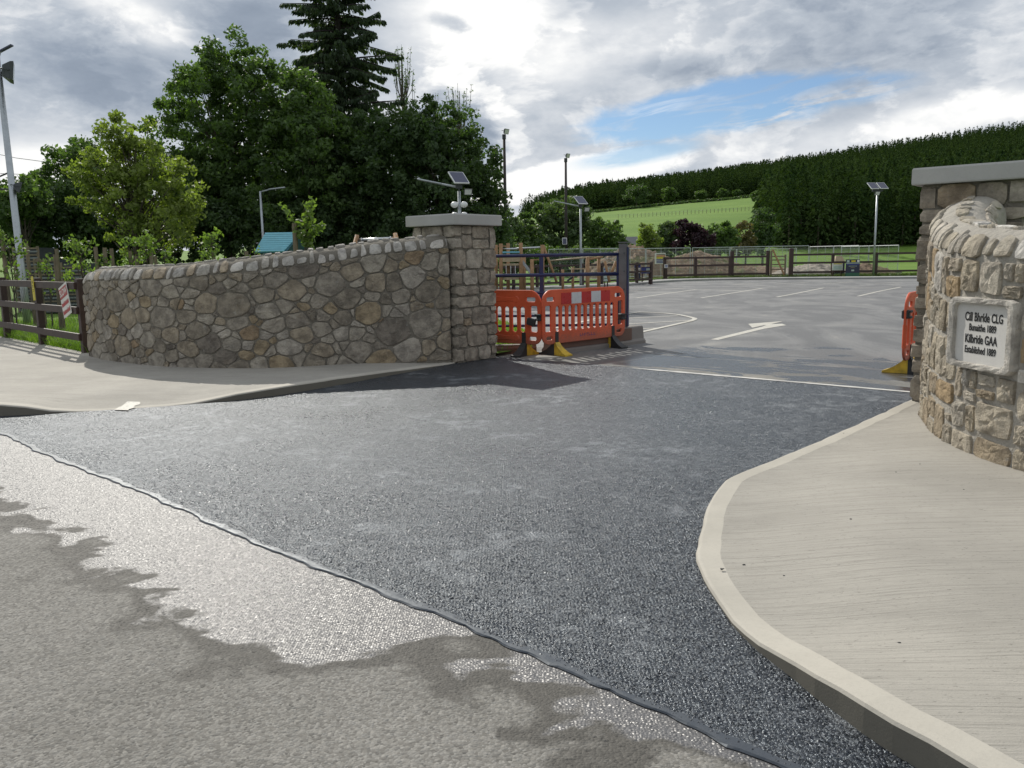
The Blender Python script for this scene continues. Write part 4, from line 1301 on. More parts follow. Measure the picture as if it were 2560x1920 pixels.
def jersey(L_, h, bw, tw):
    b = MB()
    pr = [(-bw, 0), (-bw, .05), (-tw - .02, .09), (-tw, h - .02), (-tw + .02, h), (tw - .02, h), (tw, h - .02), (tw + .02, .09), (bw, .05), (bw, 0)]
    n = len(pr)
    vs = [(-L_ / 2, y, z) for y, z in pr] + [(L_ / 2, y, z) for y, z in pr]
    return b.add(vs, [tuple(range(n)), tuple(range(2 * n - 1, n - 1, -1))] + [(i, n + i, n + (i + 1) % n, (i + 1) % n) for i in range(n)])
jersey(L_, .30, .20, .14).build('block_body', M['block'], blk)
MB().box((-.15, -.165, .185), (1.75, .03, .20)).build('stain_board', M['redblock'], blk, label='rust brown stained board along the block')
lb = thing('concrete_block', (.0, 13.12, 0), 'short kerb block lying on grass between the pillar and the barrier feet', 'block', rz=R(6))
jersey(.78, .13, .11, .09).build('block_body', M['redblock'], lb)
MB().box((0, 0, .1345), (.77, .15, .009)).build('worn_top', M['block'], lb)
post = thing('gate_post', (gp.x, gp.y, .2), 'tall square grey gate post with blue hinge plate standing in the ballast block', 'post', rz=R(-20))
MB().box((0, 0, .74), (.135, .135, 1.54), bev=.012).build('post_body', M['greypost'], post)
MB().box((.082, -.01, .78), (.024, .10, 1.34), bev=.004).build('hinge_plate', M['blue'], post)
MB().box((.02, 0, 1.53), (.19, .15, .018)).build('post_cap', M['greypost'], post)
for z in (.45, .75, 1.05, 1.35):
    MB().tube([(.03, -.067, z), (.03, -.08, z)], .011, 8).build('bolt', M['darkmetal'], post)
# ------------------------------------------------------------------ timber fence, signs and lamp column on the left
def fence_run(name, label, pts, height, rails, post=(.11, .10), rail=(.11, .04), over=.06, mat='fence', rail_side=-1, base=.0, group=None):
    root = thing(name, (pts[0][0], pts[0][1], 0), label, 'fence', group)
    o = Vector((pts[0][0], pts[0][1], 0))
    P_ = [Vector((p[0], p[1], 0)) - o for p in pts]
    for i, p in enumerate(P_):
        t = (P_[min(i + 1, len(P_) - 1)] - P_[max(i - 1, 0)]).normalized()
        rz = math.atan2(t.y, t.x)
        MB().box((p.x, p.y, (height + over) / 2 - .1 + base), (post[0], post[1], height + over + .2), rz, bev=.006, rx=R(rng.uniform(-.6, .6))).build('post', M[mat], root)
    for a, b in zip(P_, P_[1:]):
        t = (b - a); L = t.length; t.normalize(); rz = math.atan2(t.y, t.x)
        nn = Vector((-t.y, t.x, 0)) * rail_side * (post[1] / 2 + rail[1] / 2 - .004)
        for z in rails:
            m_ = (a + b) / 2 + nn
            MB().box((m_.x, m_.y, z + base + rng.uniform(-.008, .008)), (L + .02 - rng.uniform(0, .012), rail[1], rail[0]), rz, ry=rng.uniform(-.002, .002), bev=.005).build('rail', M[mat], root)
    return root
fl = [(-15.0, 21.4), (-13.3, 19.75), (-11.63, 18.1), (-10.05, 16.52), (-8.47, 14.95), (-6.92, 13.42)]
fence_l = fence_run('timber_fence', 'dark brown three-rail timber fence running up to the end of the long grey wall', fl[::-1], 1.16, (1.10, .70, .28), (.12, .11), (.115, .045), .05, rail_side=1, base=.07)
# last post stands a little proud; wire netting behind the rails
o = Vector((fl[-1][0], fl[-1][1], 0))
wm = MB()
t = (Vector((-15.0, 21.4, 0)) - o); L = t.length; t.normalize(); nn = Vector((t.y, -t.x, 0)) * .07
if nn.y < 0: nn = -nn
for k in range(150):
    s = .05 + k * L / 150
    if s > 7.5: break
    pts = []
    for j in range(13):
        z = .12 + j * .08
        pts.append(t * (s + (.02 if (j + k) % 2 else -.02)) + nn + Vector((0, 0, z)))
    wm.tube(pts, .0022, 3, False)
wn = wm.build('wire_netting', M['darkmetal'], fence_l)
wn['kind'] = 'stuff'
# red and white SLOW sign, hanging askew on the top rail
fd = (Vector(fl[-2]) - Vector(fl[-1])).normalized()
def sign_on_fence(name, label, cat, dist, zc, W_, H_, tilt, build, stand=.115):
    c = Vector((fl[-1][0], fl[-1][1], 0)) + Vector((fd.x, fd.y, 0)) * dist
    on = Vector((fd.y, -fd.x, 0))
    if on.y > 0: on = -on
    c = c + on * stand
    root = thing(name, (c.x, c.y, zc), label, cat)
    xd = Vector((-on.y, on.x, 0))
    root.matrix_world = Matrix(((xd.x, -on.x, 0, c.x), (xd.y, -on.y, 0, c.y), (0, 0, 1, zc), (0, 0, 0, 1))) @ Matrix.Rotation(tilt, 4, 'Y')
    build(root, W_, H_)
    return root
def slow(root, W_, H_):
    MB().box((0, 0, 0), (W_, .012, H_), bev=.004).build('board', M['signwhite'], root)
    MB().box((0, -.0075, .135), (W_ - .03, .004, .165)).build('red_panel', M['signred'], root)
    t_ = text_mesh('lettering', 'SLOW', .15, M['signwhite'], root, .0008, .003, .82)
    t_.rotation_euler = (math.pi / 2, 0, 0); t_.location = (0, -.0105, .135)
    for z, n in ((-.045, 9), (-.175, 8)):
        MB().box((0, -.0072, z - .012), (W_ - .05, .003, .045)).build('red_band', M['signred'], root)
        for k in range(n):
            MB().box((-W_ / 2 + .04 + k * (W_ - .07) / (n - 1), -.0078, z + .015 + rng.uniform(-.006, .006)), ((W_ - .08) / n * .55, .003, .03 + rng.uniform(-.012, .016))).build('worn_letter', M['signred'], root)
sign_on_fence('road_sign', 'small tilted white sign with red SLOW panel hung on the timber fence', 'sign', .40, .93, .40, .52, R(-17), slow)
def yel(root, W_, H_):
    MB().box((0, 0, 0), (W_, .008, H_), bev=.003).build('board', M['signyellow'], root)
    b = MB(); b.add([(-.025, -.006, .09), (.025, -.006, .09), (0, -.006, .15)], [(0, 1, 2)])
    b.build('warning_triangle', M['black_paint'], root)
    for z, wd in ((.05, .05), (.025, .06), (-.02, .05), (-.05, .04)): MB().box((0, -.005, z), (wd, .003, .012)).build('text_line', M['black_paint'], root)
sign_on_fence('warning_sign', 'narrow upright yellow warning strip fixed across the timber fence rail', 'sign', 2.02, 1.10, .115, .42, R(-3), yel)

# tall galvanised lamp column with flood lamps
lp0 = G(70, 823)
lamp = thing('lamp_column', (lp0.x, lp0.y, 0), 'tall galvanised lamp column with two dark flood lamps behind the brown fence', 'lamp post')
MB().tube([(0, 0, 0), (0, 0, .9), (-.06, 0, 6.2)], [.085, .082, .06], 14).build('column', M['galv'], lamp, True)
def flood(parent, c, aim, s=1.0, lensmat='lens'):
    q_ = Vector(aim).normalized().to_track_quat('Y', 'Z').to_matrix()
    c = Vector(c)
    b = MB()
    fr = [(-.20, 0, -.15), (.20, 0, -.15), (.20, 0, .15), (-.20, 0, .15)]
    bk = [(-.11, -.17, -.08), (.11, -.17, -.08), (.11, -.17, .08), (-.11, -.17, .08)]
    vs = [c + q_ @ (Vector(p) * s) for p in bk + [(x * 1.0, -.05, z * 1.0) for x, y, z in fr] + [(x * 1.06, 0, z * 1.06) for x, y, z in fr]]
    fs = [(3, 2, 1, 0)] + [(i, (i + 1) % 4, 4 + (i + 1) % 4, 4 + i) for i in range(4)] + [(4 + i, 4 + (i + 1) % 4, 8 + (i + 1) % 4, 8 + i) for i in range(4)] + [(8, 9, 10, 11)]
    h = b.add(vs, fs).build('flood_lamp', M['darkmetal'], parent)
    MB().add([c + q_ @ (Vector((x * .9, .004, z * .9)) * s) for x, y, z in fr], [(0, 1, 2, 3)]).build('lamp_glass', M[lensmat], h)
    br = MB(); br.tube([c + q_ @ (Vector((-.2, -.06, 0)) * s), c + q_ @ (Vector((-.2, -.26, 0)) * s), c + q_ @ (Vector((.2, -.26, 0)) * s), c + q_ @ (Vector((.2, -.06, 0)) * s)], .012 * s, 6)
    br.build('bracket', M['darkmetal'], h)
fc = D(34, 182, lp0.y) - lp0
flood(lamp, fc, (.85, .45, -.12), 1.3)
MB().tube([(-.055, 0, fc.z + .02), (fc.x - .2, 0, fc.z)], .02, 6).build('arm', M['darkmetal'], lamp)
fc2 = D(52, 470, lp0.y) - lp0
flood(lamp, fc2, (.8, .5, -.3), .8)
MB().tube([(-.03, 0, fc2.z), (fc2.x - .1, 0, fc2.z)], .02, 6).build('arm', M['darkmetal'], lamp)
MB().tube([(-.03, 0, fc2.z - .02), (-.42, 0, fc2.z - .02), (-.42, 0, fc2.z + .22), (-.05, 0, fc2.z + .36)], .02, 6).build('arm', M['darkmetal'], lamp)
pa = D(-25, 142, lp0.y) - lp0; pb = D(28, 114, lp0.y) - lp0
md = (pa + pb) / 2
MB().box((md.x, 0, md.z), ((pb - pa).length * 1.1, .10, .03), ry=-math.atan2(pb.z - pa.z, pb.x - pa.x)).build('solar_panel', M['solar'], lamp)
MB().tube([(-.062, 0, 6.1), (md.x, 0, md.z)], .02, 6).build('arm', M['galv'], lamp)
# ------------------------------------------------------------------ lamp posts and poles
def solar_lamp(label, px, base_py, Y, head_py, tilt_dir, twin=False, cams=False, arm=True):
    b = D(px, base_py, Y); b.z = 0
    top = D(px, head_py, Y)
    bx = Vector((b.x, b.y, 0))
    h = top.z
    root = thing('solar_lamp_post', bx, label, 'lamp post', 'solar lamp posts around the car park')
    MB().tube([(0, 0, 0), (0, 0, h - .2)], [.065, .05], 10).build('column', M['galv'], root, True)
    rot = Matrix.Rotation(R(tilt_dir), 3, 'Z') @ Matrix.Rotation(R(38), 3, 'X')
    def panel(cx):
        c = Vector((cx, 0, h + .22))
        q_ = lambda x, y, z: c + rot @ Vector((x, y, z))
        def bxv(x0, x1, y0, y1, z0, z1): return [q_(x, y, z) for z in (z0, z1) for y in (y0, y1) for x in (x0, x1)]
        fs = [(0, 2, 3, 1), (4, 5, 7, 6), (0, 1, 5, 4), (2, 6, 7, 3), (0, 4, 6, 2), (1, 3, 7, 5)]
        fr = MB().add(bxv(-.26, .26, -.31, .31, -.02, .02), fs).build('solar_panel', M['whiteplastic'], root)
        MB().add(bxv(-.235, .235, -.285, .285, .021, .026), fs).build('cells', M['solar'], fr)
    for cx in ((-.275, .275) if twin else (0,)): panel(cx)
    MB().box((0, 0, h - .05), (.62 if twin else .2, .12, .14), bev=.01).build('control_box', M['darkmetal'], root)
    MB().tube([(0, 0, h - .25), (0, 0, h + .2)], .03, 8).build('neck', M['darkmetal'], root)
    if arm:
        b_ = MB(); b_.tube([(0, 0, h - .08), (-.55, -.05, h + .03)], .032, 8); b_.build('arm', M['galv'], root)
        b_ = MB(); b_.box((-.92, -.08, h + .11), (.78, .24, .045), ry=R(12), bev=.015); b_.build('lamp_head', M['galv'], root)
    flood(root, (.30 if not twin else -.05, -.15, h - .24), (.25, -.85, -.45), .62 if not twin else .8)
    if cams:
        for sx_ in (-1, 1):
            for z in (-.62, -.95):
                bm = bmesh.new()
                bmesh.ops.create_uvsphere(bm, u_segments=12, v_segments=8, radius=.115)
                for v in bm.verts: v.co = Vector((v.co.x * 1.05 + sx_ * .15, v.co.y - .06, v.co.z * .85 + h + z))
                me = bpy.data.meshes.new('camera_dome'); bm.to_mesh(me); bm.free()
                me.materials.append(M['whiteplastic']); me.polygons.foreach_set('use_smooth', [True] * len(me.polygons))
                link(bpy.data.objects.new('camera_dome', me), root)
        MB().tube([(.2, -.17, h - .97), (.2, -.185, h - .97)], .045, 10).build('camera_lens', M['black_paint'], root)
    return root
solar_lamp('solar lamp post with single panel and white camera domes rising behind the stone gate pillar', 1153, 700, 27, 462, 28, cams=True)
solar_lamp('solar lamp post with single panel and side arm beside the timber playground', 1452, 706, 41, 512, 28)
solar_lamp('solar lamp post with twin panels at the far brown fence by the green banner', 2183, 692, 50.5, 474, 10, twin=True, arm=False)
def street_lamp(label, px, Y, head_py):
    b = D(px, 700, Y); h = D(px, head_py, Y).z
    root = thing('street_lamp', (b.x, b.y, 0), label, 'lamp post', 'slim grey street lamps beyond the wall')
    MB().tube([(0, 0, 0), (0, 0, h)], [.075, .05], 10).build('column', M['galv'], root, True)
    MB().tube([(0, 0, h - .03), (.42, -.05, h + .06)], .03, 8).build('arm', M['galv'], root, True)
    b_ = MB(); b_.box((.78, -.08, h + .10), (.75, .22, .06), ry=R(-6), bev=.02); b_.build('lamp_head', M['galv'], root)
street_lamp('slim grey street lamp behind the teal roofed play hut', 664, 38, 478)
street_lamp('slim grey street lamp behind the swing frame', 986, 56, 521)
def flood_pole(label, px, Y, top_py, panel=False):
    b = D(px, 690, Y); h = D(px, top_py, Y).z
    b.x += 0
    root = thing('floodlight_pole', (b.x, b.y, 0), label, 'pole', 'tall dark floodlight poles')
    MB().tube([(0, 0, -.1), (0, 0, h)], [.13, .085], 10).build('pole', M['polewood'], root, True)
    MB().box((0, 0, h - .1), (.24, .24, .3), bev=.02).build('pole_cap', M['darkmetal'], root)
    flood(root, (.18, -.2, h + .2), (.75, -.6, -.3), 1.05)
    if panel:
        c = D(1415 - 4, 603, Y) - Vector((b.x, b.y, 0))
        MB().box((c.x, -.25, c.z), (.36, .03, .55), rx=R(-20)).build('solar_panel', M['whiteplastic'], root)
        MB().box((c.x, -.272, c.z - .005), (.29, .02, .47), rx=R(-20)).build('cells', M['solar'], root)
flood_pole('taller dark wooden floodlight pole standing beside the big dark trees', 1266, 55, 338)
flood_pole('dark wooden floodlight pole with small white solar panel behind the playground', 1416, 66, 397, True)

# ------------------------------------------------------------------ playground
hut_Y = 23.5
a, b_ = D(700, 600, hut_Y), None
hut = thing('play_hut', (D(700, 600, hut_Y).x, hut_Y, .05), 'small timber play hut with ribbed teal roof behind the grey wall', 'playhouse')
hx = hut.location.x
zr, ze = D(700, 583, hut_Y).z - .05, D(700, 631, hut_Y).z - .05
xl_t, xr_t = D(664, 583, hut_Y).x - hx, D(752, 583, hut_Y).x - hx
xl_b, xr_b = D(652, 632, hut_Y).x - hx, D(722, 631, hut_Y).x - hx
dep = .55
nsl = 9
for k in range(nsl):
    f0, f1 = k / nsl, (k + .86) / nsl
    L0, L1 = xl_t + (xl_b - xl_t) * f0, xl_t + (xl_b - xl_t) * f1
    R0, R1 = xr_t + (xr_b - xr_t) * f0, xr_t + (xr_b - xr_t) * f1
    y0, y1, z0, z1 = -dep * f0, -dep * f1, zr + (ze - zr) * f0, zr + (ze - zr) * f1
    up = Vector((0, -.02, .022))
    p = [Vector((L0, y0, z0)), Vector((R0, y0, z0)), Vector((R1, y1, z1)), Vector((L1, y1, z1))]
    MB().add(p + [v + up for v in p], [(3, 2, 1, 0), (4, 5, 6, 7), (0, 1, 5, 4), (1, 2, 6, 5), (2, 3, 7, 6), (3, 0, 4, 7)]).build('roof_slat', M['teal'], hut)
MB().add([(xl_t, 0, zr - .01), (xr_t, 0, zr - .01), (xr_b + .05, -dep, ze - .01), (xl_b, -dep, ze - .01), (xl_t, .02, zr - .03), (xr_t, .02, zr - .03), (xr_b + .05, -dep + .02, ze - .03), (xl_b, -dep + .02, ze - .03)],
         [(3, 2, 1, 0), (4, 5, 6, 7), (0, 1, 5, 4), (1, 2, 6, 5), (2, 3, 7, 6), (3, 0, 4, 7)]).build('roof_deck', M['tealdark'], hut)
p = [Vector((xr_t, 0, zr)), Vector((xr_t + .02, dep, ze)), Vector((xl_t + .02, dep, ze)), Vector((xl_t, 0, zr))]
MB().add(p + [v + Vector((0, .02, .02)) for v in p], [(3, 2, 1, 0), (4, 5, 6, 7), (0, 1, 5, 4), (1, 2, 6, 5), (2, 3, 7, 6), (3, 0, 4, 7)]).build('roof_back', M['tealdark'], hut)
for x, y in ((xl_b + .08, -dep + .1), (xr_b - .02, -dep + .1), (xl_t + .08, dep - .1), (xr_t - .1, dep - .1), (xr_b - .22, -dep + .12)):
    MB().box((x, y, ze / 2 - .05), (.09, .09, ze + .1), bev=.008).build('post', M['timber'], hut)
MB().box(((xl_b + xr_b) / 2, -dep + .1, .45), (xr_b - xl_b, .03, .8)).build('side_panel', M['timber'], hut)

sw_Y = 30
s1, s2 = D(893, 600, sw_Y), D(988, 595, sw_Y)
sw = thing('swing_set', (s1.x, sw_Y, .05), 'timber swing frame with silver crossbar rising behind the grey wall', 'swing')
o = Vector((s1.x, sw_Y, .05)); A_, B_ = s1 - o, s2 - o
MB().tube([A_, B_], .05, 10).build('crossbar', M['silver'], sw, True)
for e, sg in ((A_, -1), (B_, 1)):
    for dy in (-.95, .95):
        tp = e + Vector((0, 0, .16))
        MB().tube([tp, (e.x + sg * .55, dy, -.05)], .075, 10).build('leg', M['timber'], sw, True)
    MB().box(e + Vector((sg * .02, 0, .03)), (.10, .16, .26), bev=.01).build('bracket', M['silver'], sw)
for f in (.3, .38, .62, .7):
    MB().tube([A_.lerp(B_, f), A_.lerp(B_, f) + Vector((0, 0, -1.55))], .012, 5).build('chain', M['darkmetal'], sw)
for f in (.34, .66):
    MB().box(A_.lerp(B_, f) + Vector((0, 0, -1.56)), (.42 * .6, .18, .03), bev=.008).build('seat', M['rubber'], sw)
for f in (.12, .5, .88): MB().tube([A_.lerp(B_, f - .012), A_.lerp(B_, f + .012)], .075, 10).build('collar', M['silver'], sw)

cY = 33
ct = thing('climbing_frame', (D(1300, 700, cY).x, cY, 0), 'timber climbing tower with boards, monkey bars and slide behind the blue gate', 'climbing frame')
co = Vector((ct.location.x, cY, 0))
def W(px, py, dy=0.0): return D(px, py, cY + dy) - co
def cpost(px, top_py, dy, r=.075):
    p = W(px, top_py, dy)
    x = D(px, 700, cY + dy).x - co.x
    MB().tube([(x, dy, -.1), (p.x, dy, p.z)], r, 10).build('post', M['timber'], ct, True)
for px, ty, dy in ((1252, 609, 0), (1270, 608, 1.6), (1302, 607, 0), (1356, 612, .2), (1330, 648, -.6), (1310, 640, 1.7), (1240, 612, 1.6)): cpost(px, ty, dy)
def cbox(x0, y0, x1, y1, dy, th, mat, name):
    a, b = W(x0, y1, dy), W(x1, y0, dy)
    MB().box(((a.x + b.x) / 2, dy, (a.z + b.z) / 2), (abs(b.x - a.x), th, abs(b.z - a.z)), bev=.004).build(name, M[mat], ct)
cbox(1256, 628, 1299, 633, -.08, .07, 'teal', 'top_rail')
cbox(1256, 635, 1300, 655, -.05, .03, 'beige', 'panel')
cbox(1256, 659, 1302, 664, .8, 1.6, 'beige', 'deck')
cbox(1236, 614, 1272, 617, 1.62, .06, 'timber', 'rail')
cbox(1256, 688, 1300, 700, .1, .03, 'beige', 'panel')
MB().tube([W(1274, 622, .8), W(1355, 618, .2)], .035, 8).build('monkey_bar', M['silver'], ct, True)
MB().tube([W(1256, 622, 0), W(1302, 622, 0)], .03, 8).build('monkey_bar', M['silver'], ct, True)
MB().tube([W(1358, 613, .2), W(1392, 706, .3)], .05, 8).build('brace', M['timber'], ct, True)
cbox(1332, 648, 1362, 651, -.6, .09, 'timber', 'beam')
sl = MB(); a, b = W(1306, 660, .6), W(1335, 697, .6)
for dy in (.25, .95): sl.add([a + Vector((0, dy - .6, 0)), b + Vector((0, dy - .6, 0)), b + Vector((0, dy - .6, .18)), a + Vector((0, dy - .6, .18)), a + Vector((0, dy - .57, 0)), b + Vector((0, dy - .57, 0)), b + Vector((0, dy - .57, .18)), a + Vector((0, dy - .57, .18))], [(0, 1, 2, 3), (7, 6, 5, 4), (3, 2, 6, 7), (0, 4, 5, 1)])
sl.add([a + Vector((0, -.35, .02)), b + Vector((0, -.35, .02)), b + Vector((0, .35, .02)), a + Vector((0, .35, .02))], [(0, 1, 2, 3)])
sl.build('slide', M['galv'], ct)
for f in (.2, .45, .7):
    p = W(1256 + 46 * f, 664, 0); MB().tube([p, p - Vector((0, 0, .45))], .012, 5).build('rope', M['whiteplastic'], ct)

bY = 36
bs = thing('balance_trail', (D(1480, 700, bY).x, bY, 0), 'row of timber posts joined by sloping balance beams and an A-frame beyond the gate', 'play equipment')
bo = Vector((bs.location.x, bY, 0))
W2 = lambda px, py, dy=0.0: D(px, py, bY + dy) - bo
for px, ty, dy, r in ((1469, 642, 0, .085), (1497, 644, .4, .075), (1432, 668, .3, .06), (1407, 674, .2, .06)):
    p = W2(px, ty, dy); MB().tube([(D(px, 700, bY + dy).x - bo.x, dy, -.1), (p.x, dy, p.z)], r, 10).build('post', M['timber'], bs, True)
MB().tube([W2(1375, 652, .2), W2(1470, 643, 0), W2(1484, 641, .2)], .035, 8).build('beam', M['beige'], bs, True)
MB().tube([W2(1472, 648, 0), W2(1506, 642, .4)], .05, 8).build('beam', M['timber'], bs, True)
for a, b in (((1512, 653), (1524, 706)), ((1540, 653), (1526, 690)), ((1540, 653), (1548, 706))):
    MB().tube([W2(*a), W2(*b)], .06, 8).build('leg', M['timber'], bs, True)
MB().box(W2(1452, 672, .1), (.9, .12, .05)).build('platform', M['beige'], bs)
MB().tube([W2(1418, 702, 0), W2(1432, 692, 0)], .05, 6).build('rocker', M['rubber'], bs)
# brown fence round the playground
fp = []
for px in (1228, 1284, 1343, 1402, 1456, 1505, 1549, 1592, 1628):
    Y = 37.8 + (px - 1228) / 400 * 6.5
    fp.append((D(px, 700, Y).x, Y))
fence_run('timber_fence', 'dark brown timber fence between the car park and the timber playground', fp, 1.15, (1.08, .68, .28), (.13, .11), (.10, .04), .03)
# pale blue and white notice sign fixed on the playground fence
def board_sign(name, label, px0, py0, px1, py1, Y, parts, posts=True, cat='sign', th=.03, base=0.0):
    a, b = D(px0, py1, Y), D(px1, py0, Y)
    cx = (a.x + b.x) / 2
    root = thing(name, (cx, Y, base), label, cat)
    W_, H_ = b.x - a.x, b.z - a.z
    zc = (a.z + b.z) / 2 - base
    MB().box((0, 0, zc), (W_, th, H_), bev=.004).build('board', M[parts[0]], root)
    for (u0, v0, u1, v1, mat, nm) in parts[1:]:
        MB().box((-W_ / 2 + W_ * (u0 + u1) / 2, -th / 2 - .004, zc + H_ / 2 - H_ * (v0 + v1) / 2), (W_ * (u1 - u0), .006, H_ * (v1 - v0))).build(nm, M[mat], root)
    if posts:
        for x in (-W_ / 2 + .06, W_ / 2 - .06):
            MB().box((x, th / 2 + .03, (zc + H_ / 2) / 2 - .05), (.06, .05, zc + H_ / 2 + .1)).build('post', M['fence'], root)
    return root
board_sign('notice_sign', 'pale blue and green notice panel on the playground fence', 1509, 669, 1522, 703, 40.8, ['signpale', (.1, .05, .9, .2, 'signblue', 'heading'), (.2, .27, .85, .36, 'signblue', 'heading'), (.1, .78, .9, .82, 'signgreen', 'text_line')])
# ------------------------------------------------------------------ far side of the car park
def fpt(px, Y): return (D(px, 700, Y).x, Y)
fence_run('timber_fence', 'dark brown timber fence in front of the brown soil heap', [fpt(1661, 50.6), fpt(1738, 51.0), fpt(1824, 51.2)], 1.38, (1.33, .87, .30), (.17, .13), (.12, .05), .03)
fence_run('timber_fence', 'dark brown timber fence leading up to the small wooden gate', [fpt(1829, 51.25), fpt(1918, 51.3)], 1.42, (1.35, .87, .30), (.20, .15), (.12, .05), .28)
fence_run('timber_fence', 'dark brown timber fence behind the green banner and twin panel lamp post', [fpt(1976, 51.2), fpt(2080, 51.0), fpt(2188, 50.9), fpt(2296, 50.8), fpt(2410, 50.7)], 1.42, (1.42, .92, .36), (.17, .14), (.12, .05), .06)
gpo = thing('gate_post', (*fpt(1975, 51.1), 0), 'stout dark brown post on the green banner side of the small wooden gate', 'post')
MB().box((0, -.08, .88), (.24, .2, 1.86), bev=.012).build('post_body', M['fence'], gpo)
wg = thing('wooden_gate', (*fpt(1944, 51.15), 0), 'small diagonal braced wooden gate in the far brown fence', 'gate')
gw = D(1962, 700, 51.15).x - D(1927, 700, 51.15).x
for x in (-gw / 2, gw / 2): MB().box((x, 0, .75), (.10, .08, 1.4 if x > 0 else 1.9), bev=.006).build('stile', M['stake'], wg)
for z in (.25, .55, .85, 1.12, 1.34): MB().box((0, 0, z), (gw, .04, .07)).build('bar', M['stake'], wg)
a, b = Vector((-gw / 2 + .06, -.05, 1.75)), Vector((gw / 2 - .05, -.05, .2))
MB().box((a + b) / 2, ((b - a).length, .04, .10), ry=math.atan2(a.z - b.z, b.x - a.x)).build('brace', M['timber'], wg)

board_sign('banner', 'tall dark green and navy club banner standing at the brown fence', 2113, 648, 2150, 698, 50.0,
    ['signnavy', (.02, .0, .98, .02, 'darkmetal', 'edge'), (.06, .04, .24, .15, 'signpale', 'badge'), (.38, .05, .68, .14, 'signyellow', 'heading'), (.80, .03, .96, .15, 'signwhite', 'badge'),
     (.0, .17, 1.0, .21, 'signpale', 'band'), (.05, .24, .95, .28, 'signblue', 'text_line'), (.2, .33, .8, .35, 'signpale', 'text_line'), (.34, .40, .66, .44, 'stake', 'text_line'), (.40, .52, .60, .60, 'signpale', 'text_line'),
     (.0, .68, 1.0, .98, 'signgreen', 'green_panel')], True, 'banner')
board_sign('notice_board', 'white notice board with yellow heading beside the green banner', 2080, 658, 2107, 676, 50.5,
    ['signwhite', (.12, .02, .95, .14, 'signyellow', 'heading'), (.06, .2, .94, .24, 'signpale', 'text_line'), (.1, .34, .9, .9, 'signpale', 'text_panel')], True, 'notice board')
sk = thing('covered_crate', (*fpt(2094, 52.3), 0), 'dark crate with pale sloping cover behind the white notice board', 'crate')
w1 = (D(2106, 700, 52.3).x - D(2081, 700, 52.3).x)
zt_ = D(2094, 653, 52.3).z; zz_ = D(2094, 640, 52.3).z
MB().box((0, 0, zt_ / 2), (w1, .5, zt_), bev=.02).build('crate_body', M['signnavy'], sk)
MB().add([(-w1 / 2, -.25, zt_), (w1 / 2, -.25, zt_), (w1 / 2, .25, zt_), (-w1 / 2, .25, zt_), (-w1 * .28, -.05, zz_), (w1 * .3, -.05, zz_), (w1 * .3, .1, zz_), (-w1 * .28, .1, zz_)],
         [(0, 1, 5, 4), (1, 2, 6, 5), (2, 3, 7, 6), (3, 0, 4, 7), (4, 5, 6, 7)]).build('cover', M['beige'], sk)
board_sign('information_board', 'navy information board with white notices at the car park edge near the grey gate post', 1603, 667, 1626, 684, 44.6,
    ['signblue', (.55, .22, .97, .85, 'signpale', 'notice'), (.0, .0, 1.0, .08, 'fence', 'edge')], True, 'notice board')
board_sign('ticket_totem', 'slim blue topped totem with patchwork of white notices by the navy board', 1586, 661, 1601, 700, 44.3,
    ['signnavy', (.0, .0, 1.0, .18, 'signblue', 'heading'), (.3, .05, .85, .11, 'signwhite', 'text_line'), (.05, .22, .45, .3, 'signpale', 'notice'), (.55, .22, .95, .34, 'signwhite', 'notice'), (.05, .36, .42, .44, 'signpale', 'notice'),
     (.5, .38, .95, .46, 'signwhite', 'notice'), (.55, .5, .9, .56, 'signwhite', 'notice'), (.3, .62, .7, .95, 'stake', 'notice')], False, 'sign', .10, .115)
board_sign('small_sign', 'small round edged blue and white sign on the post before the soil heap', 1661, 661, 1670, 670, 50.4, ['signwhite', (.15, .2, .85, .42, 'signblue', 'text_line'), (.15, .56, .85, .8, 'signblue', 'text_line')], True)

# ------------------------------------------------------------------ temporary site fencing
def heras_mesh(wd=3.4, h=2.0):
    f = MB()
    for x in (0, wd): f.tube([(x, 0, .05), (x, 0, h)], .03, 6)
    f.tube([(0, 0, h), (wd, 0, h)], .026, 6); f.tube([(0, 0, .2), (wd, 0, .2)], .024, 6)
    for x in (wd / 3, 2 * wd / 3): f.tube([(x, 0, .05), (x, 0, h)], .014, 5)
    g = MB()
    for k in range(1, 34): g.tube([(k * wd / 34, 0, .2), (k * wd / 34, 0, h)], .0042, 3, False)
    for k in range(1, 9): g.tube([(0, .01, .2 + k * (h - .2) / 9), (wd, .01, .2 + k * (h - .2) / 9)], .0042, 3, False)
    k_ = MB()
    for x in (0, wd): k_.box((x, 0, .07), (.3, .7, .14), bev=.03)
    return f, g, k_
hf, hg, hk = heras_mesh()
proto = None
def heras(p, q, label):
    global proto
    d = Vector(q) - Vector(p)
    if proto is None:
        root = thing('mesh_fence_panel', (0, 0, 0), label, 'fence panel', 'temporary galvanised site fence panels')
        hf.build('frame', M['mesh'], root); g = hg.build('wire_mesh', M['mesh'], root); g['kind'] = 'stuff'
        hk.build('foot', M['block'], root)
        proto = root
    else:
        root = copy_tree(proto)
        root['label'] = label
    root.location = (p[0], p[1], max(-.03, tz(p[0], p[1])))
    root.rotation_euler = (0, 0, math.atan2(d.y, d.x))
    root.scale = (d.length / 3.42, 1, 1)
def heras_row(px0, Y0, px1, Y1, n, label):
    a, b = Vector((D(px0, 700, Y0).x, Y0)), Vector((D(px1, 700, Y1).x, Y1))
    for k in range(n):
        heras(a.lerp(b, k / n), a.lerp(b, (k + .985) / n), label)
heras_row(1500, 54.0, 1727, 55.5, 2, 'galvanised mesh site fence panel standing in front of the brown soil heap')
